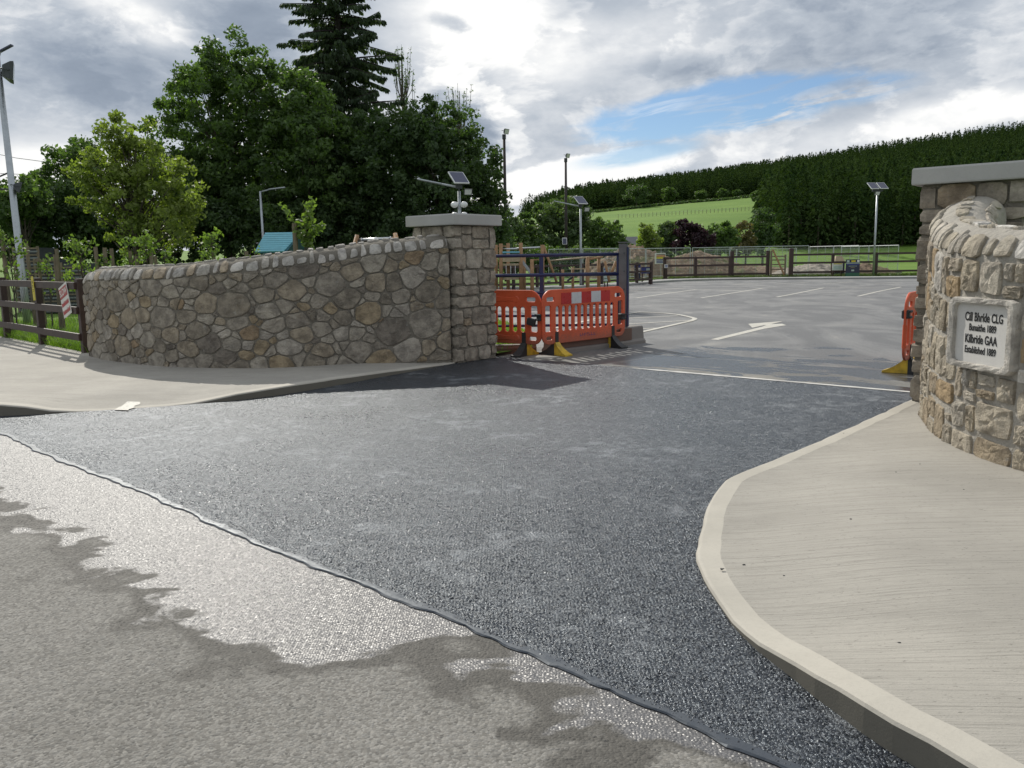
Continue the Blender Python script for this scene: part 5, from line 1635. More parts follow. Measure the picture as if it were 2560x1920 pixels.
heras_row(1730, 55.6, 2021, 53.6, 3, 'galvanised mesh site fence panel behind the small wooden gate')
heras_row(1760, 74, 1990, 80, 3, 'distant galvanised mesh site fence panel beyond the weedy mound')
heras_row(2022, 62, 2145, 58, 2, 'galvanised mesh site fence panel behind the white notice board')
heras_row(2100, 66, 2244, 61, 2, 'galvanised mesh site fence panel behind the twin panel lamp post')
heras_row(1372, 50.5, 1545, 50.0, 2, 'galvanised mesh site fence panel behind the timber balance beams')
ss_ = board_sign('safety_sign', 'white safety sign with red, yellow and navy bands hung on the mesh fence', 1637, 632, 1664, 660, 54.75,
    ['signwhite', (.14, .10, .97, .18, 'stake', 'text_line'), (.14, .22, .97, .34, 'signorange', 'red_band'), (.14, .36, .97, .54, 'signyellow', 'yellow_band'), (.14, .57, .97, .65, 'signblue', 'blue_band'), (.14, .70, .97, .79, 'signblue', 'blue_band'), (.14, .84, .97, .92, 'signblue', 'blue_band')], False)
# ------------------------------------------------------------------ heaps of dug soil and rubble
def mound(name, label, px, Y, rx, ry, h, mat, seed, cat='soil heap', n=46):
    c = D(px, 700, Y)
    rg = np.random.default_rng(seed)
    g = np.linspace(-1, 1, n)
    X_, Y_ = np.meshgrid(g, g)
    r_ = np.sqrt(X_ ** 2 + Y_ ** 2)
    z = np.clip(1 - r_, 0, 1) ** .72
    ph = rg.uniform(0, 6, 8)
    lump = sum(np.sin(X_ * k * 2.3 + ph[i]) * np.cos(Y_ * k * 2.1 + ph[i + 3]) / (k ** 1.0) for i, k in enumerate((1.5, 3, 5, 8, 13)))
    z = z * (1 + .16 * lump) * h + np.clip(z, 0, .25) * rg.normal(0, .16, z.shape) * h
    V = np.stack([X_ * rx, Y_ * ry, np.where(r_ >= .999, -.06, z)], -1).reshape(-1, 3)
    i_ = (np.arange(n - 1)[:, None] * n + np.arange(n - 1)[None]).ravel()
    me = fastmesh(name, V, np.stack([i_, i_ + 1, i_ + 1 + n, i_ + n], 1))
    me.materials.append(mat)
    o = link(bpy.data.objects.new(name, me))
    o.location = (c.x, Y, max(-.03, tz(c.x, Y)))
    return tag(o, label, cat)
mound('soil_heap', 'broad heap of bare brown soil behind the mesh fence', 1592, 61, 4.4, 3.0, 2.3, M['soil'], 1)
mound('soil_heap', 'weedy brown soil mound right of the bare heap, behind the fence', 1738, 60.5, 5.0, 2.8, 1.7, M['soil'], 2)
mound('soil_heap', 'low trailing bank of soil in front of the conifer wood', 1880, 62, 6.0, 2.5, .75, M['soil'], 3)
mound('rubble_heap', 'low grey heap of rubble and stones behind the notice board', 2030, 58.5, 3.0, 1.6, .9, plain('rubble', (.28, .25, .21), .9, var=.4, scale=2.5, bmp=.6, bscale=4), 4, 'rubble heap')
mound('rubble_heap', 'low grey stone heap seen through the rails beside the banner', 2160, 58.5, 2.2, 1.4, .8, M['soil'], 6, 'rubble heap')
# slate roof of a house beyond the trees
hc = D(1578, 640, 98)
hs = thing('house', (hc.x, 98, 0), 'house with grey slate roof half hidden behind the garden trees', 'house')
hz = D(1578, 592, 98).z
MB().box((0, 3.5, hz / 2 - .9), (8, 6.5, hz - 1.6)).build('wall', M['render'], hs)
MB().add([(-4.4, 0, hz - 2.2), (4.4, 0, hz - 2.2), (4.4, 3.5, hz + .1), (-4.4, 3.5, hz + .1), (-4.4, 7, hz - 2.2), (4.4, 7, hz - 2.2)], [(0, 1, 2, 3), (3, 2, 5, 4), (0, 3, 4), (1, 5, 2)]).build('roof', M['slate'], hs)
# ------------------------------------------------------------------ trees
def leaf_cloud(centres, radii, per, size, flat=.75, up=.25):
    """leaf-sized rhombs scattered round clump centres; returns verts, quads"""
    C = np.repeat(centres, per, axis=0)
    Rr = np.repeat(radii, per)[:, None]
    n = len(C)
    d = nrg.normal(size=(n, 3)); d /= np.linalg.norm(d, axis=1, keepdims=True)
    r_ = nrg.uniform(0, 1, (n, 1)) ** .45
    Pp = C + d * r_ * Rr * np.array([1, 1, flat])
    nv = nrg.normal(size=(n, 3)) + d * .7 + np.array([0, 0, up]); nv /= np.linalg.norm(nv, axis=1, keepdims=True)
    a = np.cross(nv, nrg.normal(size=(n, 3))); a /= np.linalg.norm(a, axis=1, keepdims=True)
    b = np.cross(nv, a)
    s = size * nrg.uniform(.6, 1.35, (n, 1))
    V = np.stack([Pp + a * s, Pp + b * s * .55 + nv * s * .12, Pp - a * s, Pp - b * s * .55 + nv * s * .12], 1).reshape(-1, 3)
    Q = np.arange(n * 4).reshape(-1, 4)
    return V, Q
def limb(mb, a, b, r0, r1, sag, n=5):
    a, b = Vector(a), Vector(b)
    off = Vector((rng.uniform(-1, 1), rng.uniform(-1, 1), rng.uniform(-.3, 1))) * sag
    pts, rr = [], []
    for k in range(n + 1):
        t = k / n
        pts.append(a.lerp(b, t) + off * (4 * t * (1 - t)))
        rr.append(r0 + (r1 - r0) * t)
    mb.tube(pts, rr, 5, False)
def tree(name, label, base, H, blobs, leaf, mat, clumps, per, crad, cat='tree', group=None, trunk_r=None, trunk_split=.35, bark='bark', surf=.72, sag=.35, limbs=None, flat=.75):
    """blobs: ellipsoids (x, y, z, rx, ry, rz) relative to the base that make the crown's envelope"""
    root = thing(name, base, label, cat, group)
    vol = np.array([b[3] * b[4] * b[5] for b in blobs]) ** .75
    pick = nrg.choice(len(blobs), clumps, p=vol / vol.sum())
    B_ = np.array(blobs)[pick]
    d = nrg.normal(size=(clumps, 3)); d /= np.linalg.norm(d, axis=1, keepdims=True)
    rad = np.where(nrg.uniform(size=(clumps, 1)) < surf, nrg.uniform(.72, 1.06, (clumps, 1)), nrg.uniform(.15, .8, (clumps, 1)))
    C = B_[:, :3] + d * rad * B_[:, 3:]
    C[:, 2] = np.maximum(C[:, 2], .25)
    cr_ = crad * nrg.uniform(.55, 1.35, clumps)
    V, Q = leaf_cloud(C, cr_, per, leaf, flat)
    tr = trunk_r or H * .018
    mb = MB()
    top = Vector((blobs[0][0] * .5, blobs[0][1] * .5, H * .82))
    mb.tube([(0, 0, -.15), (rng.uniform(-.05, .05), 0, H * .2), (top.x * .5, top.y * .5, H * .5), top], [tr * 1.25, tr, tr * .7, tr * .22], 9, False)
    nl = limbs if limbs is not None else min(clumps, 42)
    for i in nrg.choice(clumps, nl, replace=False):
        t = min(.95, max(trunk_split, (C[i][2] / H) * .75 + rng.uniform(-.08, .05)))
        st = Vector((0, 0, 0)).lerp(top, t) if t > .5 else Vector((top.x * t, top.y * t, H * .82 * t))
        limb(mb, st, C[i], tr * .42 * (1.15 - t), tr * .06, H * .02 * sag * 3)
    mb.build('trunk', M[bark], root, True)
    me = fastmesh('crown', V, Q)
    me.materials.append(M[mat])
    link(bpy.data.objects.new('crown', me), root)
    return root
def at_px(px, Y): 
    v = D(px, 700, Y)
    return Vector((v.x, Y, max(-.03, tz(v.x, Y))))
def E_(Y, base, spec):
    """crown ellipsoids from sighted centres: (px, py, half width px, half height px, depth m)"""
    o = []
    for px, py, hw, hh, dp in spec:
        c = D(px, py, Y)
        o.append((c.x - base.x, 0 if dp > 0 else 0, c.z - base.z, hw * Y / FOC, abs(dp), hh * Y / FOC))
    return o
def ptree(name, label, px, Y, spec, leaf, mat, clumps, per, crad, **kw):
    b = at_px(px, Y)
    bl = E_(Y, b, spec)
    H = max(e[2] + e[5] for e in bl)
    return tree(name, label, b, H, bl, leaf, mat, clumps, per, crad, **kw)
BL = 'big broadleaf trees behind the playground'
ptree('maple_tree', 'tallest round-topped dark green broadleaf tree left of the spruce', 575, 44,
      [(560, 330, 165, 190, 3.6), (612, 190, 75, 90, 1.9), (545, 225, 88, 90, 2.2), (475, 390, 100, 120, 2.6), (690, 270, 80, 110, 2.2), (500, 500, 160, 120, 3.2), (640, 430, 120, 150, 3.0)], .11, 'leaf_maple', 620, 90, .46, group=BL)
ptree('maple_tree', 'dark green broadleaf tree with yellow-green flecks in front of the spruce', 770, 42,
      [(770, 380, 110, 150, 2.8), (765, 265, 62, 85, 1.8), (830, 420, 90, 130, 2.4), (740, 520, 130, 90, 2.8)], .11, 'leaf_maple', 340, 90, .44, group=BL)
ptree('maple_tree', 'dark round broadleaf tree right of the spruce behind the gate pillar', 1115, 41,
      [(1110, 400, 120, 120, 2.8), (1050, 340, 85, 85, 2.2), (1180, 440, 72, 110, 2.0), (1130, 520, 125, 90, 2.8), (1000, 420, 90, 120, 2.2)], .105, 'leaf_dark', 420, 90, .42, group=BL)
ptree('maple_tree', 'dark broadleaf tree hanging below the spruce behind the swing', 930, 43,
      [(930, 440, 110, 140, 2.8), (900, 370, 80, 90, 2.0), (960, 540, 110, 80, 2.4)], .11, 'leaf_dark', 260, 90, .44, group=BL)
ptree('ash_tree', 'airy yellow-green tree with visible branches left of the dark broadleaf trees', 345, 32,
      [(330, 440, 115, 110, 1.7), (315, 350, 70, 60, 1.1), (420, 470, 80, 95, 1.4), (250, 460, 70, 90, 1.3), (370, 550, 120, 80, 1.7)], .085, 'leaf_light', 230, 62, .36, trunk_split=.2, limbs=110, surf=.6)
ptree('broadleaf_tree', 'small dark tree behind the airy yellow-green tree', 190, 41,
      [(185, 440, 70, 85, 1.7), (215, 390, 55, 55, 1.3), (140, 480, 60, 60, 1.4)], .12, 'leaf_maple', 80, 90, .48)
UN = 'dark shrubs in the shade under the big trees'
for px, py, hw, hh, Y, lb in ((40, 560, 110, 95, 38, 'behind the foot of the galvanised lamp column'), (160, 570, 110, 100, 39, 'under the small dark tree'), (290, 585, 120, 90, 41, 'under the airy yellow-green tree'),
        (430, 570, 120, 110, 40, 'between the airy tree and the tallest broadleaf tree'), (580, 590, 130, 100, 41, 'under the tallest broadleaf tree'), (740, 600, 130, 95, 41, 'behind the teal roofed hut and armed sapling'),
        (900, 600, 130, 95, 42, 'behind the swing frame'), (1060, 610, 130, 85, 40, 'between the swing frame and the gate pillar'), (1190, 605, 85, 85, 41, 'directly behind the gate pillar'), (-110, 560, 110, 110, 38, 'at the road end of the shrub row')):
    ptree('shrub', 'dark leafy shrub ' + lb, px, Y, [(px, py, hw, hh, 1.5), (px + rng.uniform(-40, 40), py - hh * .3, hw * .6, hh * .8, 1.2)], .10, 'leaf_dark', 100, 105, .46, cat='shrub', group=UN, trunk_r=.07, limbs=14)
ptree('shrub', 'drooping grey-green shrub beside the lamp column', 70, 36, [(70, 500, 55, 60, 1.2), (20, 520, 50, 55, 1.1)], .11, 'leaf_maple', 46, 80, .36, cat='shrub', trunk_r=.06, limbs=16, flat=1.2)
# sparse upright poplars
def poplar(label, px, top_py, Y, hw, n):
    b = at_px(px, Y)
    H = D(px, top_py, Y).z - b.z
    root = thing('poplar_tree', b, label, 'tree', 'sparse upright poplars behind the dark trees')
    mb = MB(); mb.tube([(0, 0, -.1), (0, 0, H * .97)], [.16, .02], 7, False)
    wd = hw * Y / FOC
    L = []
    for k in range(n):
        z0 = H * rng.uniform(.25, .8); a = rng.uniform(0, 6.283)
        r_ = wd * rng.uniform(.3, 1.0) * (1.25 - z0 / H)
        z1 = min(H, z0 + H * rng.uniform(.12, .3))
        e = Vector((math.cos(a) * r_, math.sin(a) * r_, z1))
        s_ = Vector((0, 0, z0)); m_ = Vector((e.x * .8, e.y * .8, z0 + (z1 - z0) * .45))
        mb.tube([s_, m_, e], [.035, .022, .008], 4, False)
        for q_ in range(9):
            t = rng.uniform(.35, 1.0); L.append(m_.lerp(e, (t - .35) / .65))
    mb.build('trunk', M['bark'], root)
    V, Q = leaf_cloud(np.array(L), np.full(len(L), .14), 3, .065)
    me = fastmesh('crown', V, Q); me.materials.append(M['leaf_mid']); link(bpy.data.objects.new('crown', me), root)
poplar('taller sparse twiggy poplar close beside the spruce', 1022, 118, 58, 62, 80)
poplar('shorter sparse twiggy poplar above the dark round tree', 1160, 212, 58, 75, 90)
poplar('low sparse twiggy poplar between the two others', 1095, 235, 60, 50, 40)
# tall spruce
def spruce(label, px, top_z, Y, name='spruce_tree'):
    b = at_px(px, Y)
    root = thing(name, b, label, 'tree')
    H = top_z
    mb = MB(); mb.tube([(0, 0, -.1), (.05, 0, H * .5), (0, 0, H)], [.30, .19, .02], 9, False)
    Vs, n_, z = [], 0, 2.2
    C, N_ = [], []
    while z < H - .2:
        f = z / H
        Lb = (1 - f) ** .75 * 5.9 + .18
        for k in range(7):
            a = rng.uniform(0, 6.283); zo = rng.uniform(-.5, .5); rise = rng.uniform(-.05, .5)
            L_ = Lb * rng.uniform(.35, 1.12)
            ca, sa = math.cos(a), math.sin(a)
            pts = []
            for j in range(7):
                t = j / 6
                pts.append(Vector((ca * L_ * t, sa * L_ * t, z + zo + L_ * (rise * t - .48 * t * t + .22 * t ** 3))))
            mb.tube(pts, [.045 * (1 - .8 * j / 6) * (L_ / 3 + .3) for j in range(7)], 4, False)
            m_ = int(58 * L_) + 14
            for j in range(m_):
                t = rng.uniform(.12, 1.0) ** .8
                i0 = min(5, int(t * 6)); p = pts[i0].lerp(pts[i0 + 1], t * 6 - i0)
                side = rng.choice((-1, 1)) * rng.uniform(0, .30) * L_ * (1.1 - t) * .8
                p = p + Vector((-sa * side, ca * side, -abs(side) * .35))
                ln = rng.uniform(.14, .36)
                dr = Vector((ca * .5 + rng.uniform(-.5, .5), sa * .5 + rng.uniform(-.5, .5), -rng.uniform(.5, 1.9))).normalized()
                wv = dr.cross(Vector((rng.uniform(-1, 1), rng.uniform(-1, 1), rng.uniform(-1, 1)))).normalized() * ln * .24
                Vs += [p, p + dr * ln * .5 + wv, p + dr * ln, p + dr * ln * .5 - wv]
        z += .27 + .16 * (1 - f)
    mb.build('trunk', M['polewood'], root)
    V = np.array([tuple(v) for v in Vs])
    me = fastmesh('crown', V, np.arange(len(V)).reshape(-1, 4)); me.materials.append(M['needle'])
    link(bpy.data.objects.new('crown', me), root)
spruce('very tall dark spruce with drooping branches rising above the other trees', 872, 25.0, 50)
# trees beyond the playground and car park
MT = 'garden trees beyond the car park'
ptree('willow_tree', 'large rounded grey-green willow behind the dark floodlight pole', 1405, 82, [(1405, 570, 72, 75, 3.0), (1385, 530, 50, 45, 2.2), (1440, 560, 45, 55, 2.0), (1360, 590, 50, 55, 2.0)], .17, 'leaf_grey', 150, 75, .62, group=MT, limbs=60)
ptree('willow_tree', 'smaller rounded green willow beside the grey gate post', 1520, 80, [(1515, 600, 45, 50, 1.8), (1490, 615, 35, 35, 1.5), (1545, 620, 25, 28, 1.2)], .15, 'leaf_mid', 80, 70, .5, group=MT, limbs=40)
ptree('willow_tree', 'grey-green willow between the gate pillar and the dark pole', 1300, 78, [(1300, 600, 45, 60, 1.8), (1275, 580, 35, 50, 1.6), (1325, 615, 35, 45, 1.5)], .16, 'leaf_grey', 90, 70, .55, group=MT, limbs=40)
for px, Y, py, hw, hh, mt, lb in ((1285, 62, 650, 50, 34, 'leaf_grey', 'low grey-green bush behind the climbing tower'), (1360, 64, 655, 55, 34, 'leaf_mid', 'low green bush behind the monkey bars'),
        (1440, 66, 652, 55, 36, 'leaf_grey', 'low grey-green bush behind the balance beams'), (1520, 64, 656, 45, 30, 'leaf_mid', 'low green bush behind the A-frame near the grey gate post')):
    ptree('bush', lb, px, Y, [(px, py, hw, hh, 1.2), (px + 15, py - 10, hw * .6, hh * .8, 1.0)], .11, mt, 70, 80, .42, cat='bush', group='low bushes behind the playground', trunk_r=.06, limbs=16)
ptree('birch_tree', 'slim light green tree behind the mesh fence and soil heap', 1618, 88, [(1618, 600, 26, 40, 1.1), (1616, 570, 14, 22, .7), (1606, 620, 28, 22, 1.0), (1640, 615, 16, 18, .8)], .14, 'leaf_light', 70, 55, .45, group=MT)
ptree('bushy_tree', 'grey-green bushy tree beside the purple tree', 1668, 92, [(1668, 600, 34, 38, 1.6), (1672, 580, 22, 22, 1.1)], .16, 'leaf_grey', 60, 70, .55, group=MT)
ptree('copper_beech', 'dark purple leaved tree among the green garden trees', 1728, 90, [(1725, 600, 40, 40, 1.8), (1715, 572, 22, 24, 1.1), (1755, 610, 32, 32, 1.5), (1700, 620, 30, 26, 1.3)], .16, 'leaf_purple', 90, 75, .52, group=MT)
ptree('bushy_tree', 'dark green tree right of the purple tree', 1800, 93, [(1800, 595, 38, 40, 1.7), (1785, 615, 30, 28, 1.4), (1820, 580, 20, 26, 1.0)], .16, 'leaf_maple', 80, 75, .52, group=MT)
ptree('bushy_tree', 'bronze tinted bush between the dark tree and the conifer wood', 1862, 98, [(1860, 595, 26, 45, 1.5), (1850, 620, 28, 28, 1.4)], .15, 'leaf_brown', 55, 70, .5, group=MT)
ptree('bushy_tree', 'dark full crowned bush at the corner of the conifer wood', 1905, 104, [(1905, 570, 30, 48, 1.8), (1895, 600, 34, 34, 1.6)], .17, 'leaf_dark', 75, 75, .6, group=MT)
ptree('bushy_tree', 'low green bush behind the soil heap at the mesh fence', 1580, 86, [(1585, 632, 32, 18, 1.1), (1560, 628, 20, 20, 1.0)], .14, 'leaf_mid', 40, 60, .4, group=MT)
ptree('bushy_tree', 'low dark bush behind the weedy mound', 1750, 86, [(1750, 640, 60, 18, 1.2), (1700, 640, 40, 16, 1.0)], .14, 'leaf_dark', 50, 60, .4, group=MT)
# trees in and along the hill field
def field_tree(label, px, base_py, w_px, Y, mat='leaf_maple'):
    b = at_px(px, Y)
    wd = w_px * Y / FOC / 2
    tree('field_tree', label, b, wd * 1.75, [(0, 0, wd * 1.05, wd, wd, wd * .72), (wd * .25, 0, wd * 1.25, wd * .6, wd * .6, wd * .5)], .34, mat, 70, 55, wd * .3, group='trees along the hill field', limbs=12)
def Yat(px, py):       # where the sighted direction meets the hill
    d = cf + cr * ((px - 1280) / FOC) - cu * ((py - 960) / FOC)
    for Y in np.arange(115, 620, 1.0):
        t = Y / d.y
        if CAM_H + d.z * t < tz(d.x * t, Y): return float(Y)
    return 400.0
yt = [min(384, Yat(1590, 520)), 389, 389, 390, 390]
field_tree('round dark tree standing alone in the green hill field', 1590, 518, 60, yt[0], 'leaf_dark')
field_tree('leaning light green bush at the forest edge next to the round field tree', 1668, 500, 42, yt[1], 'leaf_mid')
field_tree('small round light green tree at the forest edge', 1749, 492, 28, yt[2], 'leaf_mid')
field_tree('low dark bush at the forest edge past the small round tree', 1803, 487, 26, yt[3])
field_tree('lowest bush at the forest edge near the dark conifer block', 1836, 483, 20, yt[4])
field_tree('bush at the field corner beside the conifer block', 1893, 500, 40, Yat(1893, 515), 'leaf_mid')
field_tree('bush on the hill crest left of the dark pole', 1315, 560, 26, 330)
field_tree('small bush on the hill crest beyond the dark round tree', 1283, 560, 14, 335)
# hedge bank across the field, and a line of fence posts
def hedge(label, pts, hgt, n, kindname='hedge'):
    C = []
    L = []
    for k in range(n):
        t = k / (n - 1) * (len(pts) - 1); i = min(int(t), len(pts) - 2)
        px = pts[i][0] + (pts[i + 1][0] - pts[i][0]) * (t - i); py = pts[i][1] + (pts[i + 1][1] - pts[i][1]) * (t - i)
        Y = Yat(px, py); v = D(px, 700, Y)
        C.append((v.x + rng.uniform(-.5, .5), Y + rng.uniform(-.8, .8), tz(v.x, Y) + hgt * rng.uniform(.2, .55)))
    C = np.array(C)
    V, Q = leaf_cloud(C, nrg.uniform(.6, 1.3, n) * hgt * .75, 34, .30)
    me = fastmesh(kindname, V, Q); me.materials.append(M['leaf_dark'])
    return tag(link(bpy.data.objects.new(kindname, me)), label, 'hedge')
hedge('dark hedge bank crossing the hill field below the round tree', [(1478, 533), (1570, 524), (1640, 516), (1720, 508), (1800, 502), (1895, 492)], 1.3, 190)
hedge('ragged scrub strip along the foot of the hill forest', [(1480, 524), (1565, 514), (1675, 498), (1790, 488), (1896, 479)], 1.0, 150)
ff = thing('post_and_wire_fence', at_px(1545, Yat(1545, 546)), 'thin post and wire fence crossing the middle of the hill field', 'fence')
fo = ff.location.copy()
last = None
for k in range(38):
    px = 1545 + k * 351 / 37; py = 546 - 20 * k / 37
    Y = Yat(px, py); v = D(px, 700, Y); p = Vector((v.x, Y, tz(v.x, Y))) - fo
    MB().box(p + Vector((0, 0, .6)), (.11, .11, 1.2 if k % 9 else 1.7)).build('post', M['stake'], ff)
    if last is not None:
        MB().tube([last + Vector((0, 0, 1.0)), p + Vector((0, 0, 1.0))], .02, 3, False).build('wire', M['galv'], ff)
    last = p
# ------------------------------------------------------------------ conifer forest on the hill
def conifer_arrays(n, seed, size, H=14.0, rad=2.6):
    """needle sprays hung on a cone, longest low down; drooping outwards"""
    rg = np.random.default_rng(seed)
    f = rg.uniform(0, 1, n) ** 1.25
    z = H * (.12 + .86 * f)
    lv = np.sin(z * 4.2 + rg.uniform(0, 6)) * .12
    R_ = rad * (1 - f) ** .8 * (1 + lv) + .10
    a = rg.uniform(0, 6.283, n)
    r_ = R_ * rg.uniform(.45, 1.12, n)
    P_ = np.stack([np.cos(a) * r_, np.sin(a) * r_, z - r_ * .30], 1)
    d = np.stack([np.cos(a), np.sin(a), -rg.uniform(.25, .9, n)], 1) + rg.normal(0, .25, (n, 3))
    d /= np.linalg.norm(d, axis=1, keepdims=True)
    wv = np.cross(d, rg.normal(size=(n, 3)) * .6 + np.array([0, 0, 1.0])); wv /= np.linalg.norm(wv, axis=1, keepdims=True)
    s_ = (size * (.55 + .75 * (1 - f)) * rg.uniform(.7, 1.3, n))[:, None]
    V = np.stack([P_ - d * s_ * .6, P_ + wv * s_ * .42, P_ + d * s_, P_ - wv * s_ * .42], 1).reshape(-1, 3)
    tip = np.array([[.0, 0, H + .3], [.16, .1, H - 1.3], [0, 0, H - 1.7], [-.16, -.1, H - 1.3]])
    V = np.concatenate([V, tip])
    return V, np.arange(len(V)).reshape(-1, 4)
var_lo = [conifer_arrays(115, s_, .95) for s_ in (1, 2, 3, 4)]
var_hi = [conifer_arrays(620, s_, .52) for s_ in (11, 12, 13)]
block_az = lambda Y: 17.2 + .8 * math.sin(Y / 40.0) + (0 if Y > 150 else (150 - Y) * .02)
spots = []
rgf = random.Random(5)
Y = 132.0
while Y < 640:
    st = 3.0 + (Y - 132) / 420 * 1.1
    X_ = Y * math.tan(R(1.0))
    while X_ < Y * math.tan(R(42)):
        x, y = X_ + rgf.uniform(-.42, .42) * st, Y + rgf.uniform(-.42, .42) * st
        azd = math.degrees(math.atan2(x, y))
        edge = 399 + 4 * math.sin(x / 17.0)
        if azd > block_az(y) or (y > edge and azd > 3.9 + 1.0 * math.sin(y / 9) - (y - 400) * .012):
            spots.append((x, y, rgf.uniform(.70, 1.10) * (.84 if y < 240 else .95)))
        X_ += st
    Y += st
spots.sort(key=lambda s_: s_[1])
near, far_ = spots[:150], spots[150:]
crowns = []
for V_, T_ in var_hi:
    me = fastmesh('crown', V_, T_); me.materials.append(M['forest']); crowns.append(me)
tm = MB().tube([(0, 0, -.3), (0, 0, 5.2)], [.17, .12], 6, False)
me_t = bpy.data.meshes.new('trunk'); me_t.from_pydata(tm.v, [], tm.f); me_t.materials.append(M['bark'])
for k, (x, y, s_) in enumerate(near):
    r_ = thing('conifer_tree', (x, y, tz(x, y)), 'tall dark conifer in the front rows of the wood behind the far brown fence', 'tree', 'conifers at the front edge of the wood', rgf.uniform(0, 6.28))
    r_.scale = (s_ * 1.0, s_ * 1.0, s_ * 1.06)
    link(bpy.data.objects.new('crown', crowns[k % 3]), r_)
    link(bpy.data.objects.new('trunk', me_t), r_)
VV, TT, off = [], [], 0
for k, (x, y, s_) in enumerate(far_):
    V_, T_ = var_lo[k % 4]
    a = rgf.uniform(0, 6.28); c, s2 = math.cos(a), math.sin(a)
    Z = V_ * s_ * np.array([1.05, 1.05, 1.0])
    Z = np.stack([Z[:, 0] * c - Z[:, 1] * s2 + x, Z[:, 0] * s2 + Z[:, 1] * c + y, Z[:, 2] + tz(x, y)], 1)
    VV.append(Z); TT.append(T_ + off); off += len(V_)
me = fastmesh('conifer_forest', np.concatenate(VV), np.concatenate(TT)); me.materials.append(M['forest'])
tag(link(bpy.data.objects.new('conifer_forest', me)), 'dense dark conifer forest covering the hillside above the green field', 'forest', kind='stuff')
# ------------------------------------------------------------------ young orchard behind the wall
def stake_post(mb_parent, x, y, h, r=.04):
    MB().tube([(x, y, -.1), (x + rng.uniform(-.03, .03), y, h)], r, 8).build('stake', M['stake'], mb_parent)
def sapling(label, px, Y, top_py, w_px, n_cl, stakes, leaf=.045, base=.05, per=16, crad=.13, low=.35, group='staked saplings behind the wall and fence'):
    b = D(px, 700, Y); H = D(px, top_py, Y).z - base
    root = thing('sapling', (b.x, Y, base), label, 'young tree', group)
    wd = w_px * Y / FOC / 2
    mb = MB(); mb.tube([(0, 0, -.1), (.02, 0, H * .5), (0, 0, H * .93)], [.022, .016, .005], 6, False)
    C = []
    for k in range(n_cl):
        z = H * (low + (1 - low) * rng.uniform(0, 1) ** .8)
        a = rng.uniform(0, 6.283); r_ = wd * rng.uniform(.2, 1.0) * (1.15 - .6 * (z / H))
        c = Vector((math.cos(a) * r_, math.sin(a) * r_ * .8, z)); C.append(tuple(c))
        limb(mb, (0, 0, max(.3, z - r_ * 1.1)), c, .010, .003, .04, 3)
    mb.build('stem', M['bark'], root)
    V, Q = leaf_cloud(np.array(C), np.full(len(C), crad), per, leaf, 1.0)
    me = fastmesh('crown', V, Q); me.materials.append(M['leaf_sap']); link(bpy.data.objects.new('crown', me), root)
    for px2, ty in stakes:
        v = D(px2, ty, Y); stake_post(root, D(px2, 700, Y).x - b.x, 0, v.z - base)
    return root
sapling('small sapling with curled top beside the three armed sapling above the wall', 770, 13.9, 500, 90, 0 or 9, [], .05, per=9, crad=.09, low=.62)
# the branchy sapling: three arms carrying large leaves
b = D(765, 700, 13.9)
r0 = thing('sapling', (b.x, 13.9, .05), 'three armed sapling with large fresh leaves tied to a stake above the grey wall', 'young tree', 'staked saplings behind the wall and fence')
mb = MB(); C = []
for tip, mid in (((712, 515), (735, 560)), ((783, 500), (770, 545)), ((806, 560), (785, 580)), ((775, 620), (768, 600))):
    q0 = D(762, 600, 13.9) - r0.location; q1 = D(*mid, 13.9) - r0.location; q2 = D(*tip, 13.9) - r0.location
    mb.tube([q0, q1, q2], [.012, .009, .004], 6, False)
    for k in range(14):
        t = k / 13; p = q0.lerp(q1, t * 2) if t < .5 else q1.lerp(q2, t * 2 - 1)
        C.append((p.x, p.y + rng.uniform(-.06, .06), p.z))
mb.tube([(0, 0, -.1), D(762, 600, 13.9) - r0.location], [.02, .013], 6, False)
mb.build('stem', M['bark'], r0)
V, Q = leaf_cloud(np.array(C), np.full(len(C), .075), 7, .048, 1.0)
me = fastmesh('crown', V, Q); me.materials.append(M['leaf_sap']); link(bpy.data.objects.new('crown', me), r0)
v = D(742, 566, 13.9); stake_post(r0, D(743, 700, 13.9).x - b.x, 0, v.z, .042)
for px, Y, ty, wp, n_, stk, lb in ((30, 17.0, 575, 120, 16, [(18, 600)], 'thick staked young fruit tree just behind the galvanised lamp column'), (120, 19.0, 640, 70, 10, [(78, 608), (103, 645)], 'thin young fruit tree between two stakes above the yellow warning strip'),
        (205, 18.0, 590, 120, 24, [(148, 622), (141, 636)], 'broad bushy young fruit tree behind the SLOW sign'), (262, 17.0, 612, 70, 9, [(249, 617), (265, 619)], 'sparse young fruit tree with paired stakes above the rounded wall end'),
        (330, 18.0, 590, 90, 18, [(288, 621), (328, 628)], 'young fruit tree with two stakes under the airy yellow-green tree'), (372, 17.5, 588, 90, 20, [(345, 640), (381, 632)], 'full young fruit tree between low stakes below the airy tree trunk'),
        (415, 18.5, 600, 60, 11, [(396, 640)], 'narrow young fruit tree with one low stake behind the wall'), (535, 16.5, 560, 84, 24, [(540, 630)], 'lone upright bushy young tree standing well above the grey wall'),
        (630, 18.0, 610, 50, 9, [(617, 628)], 'low young tree with a short stake next to the teal hut'), (640, 21.0, 600, 60, 10, [(652, 640)], 'thin young tree at the corner of the teal roof')):
    sapling(lb, px, Y, ty, wp, n_, stk)
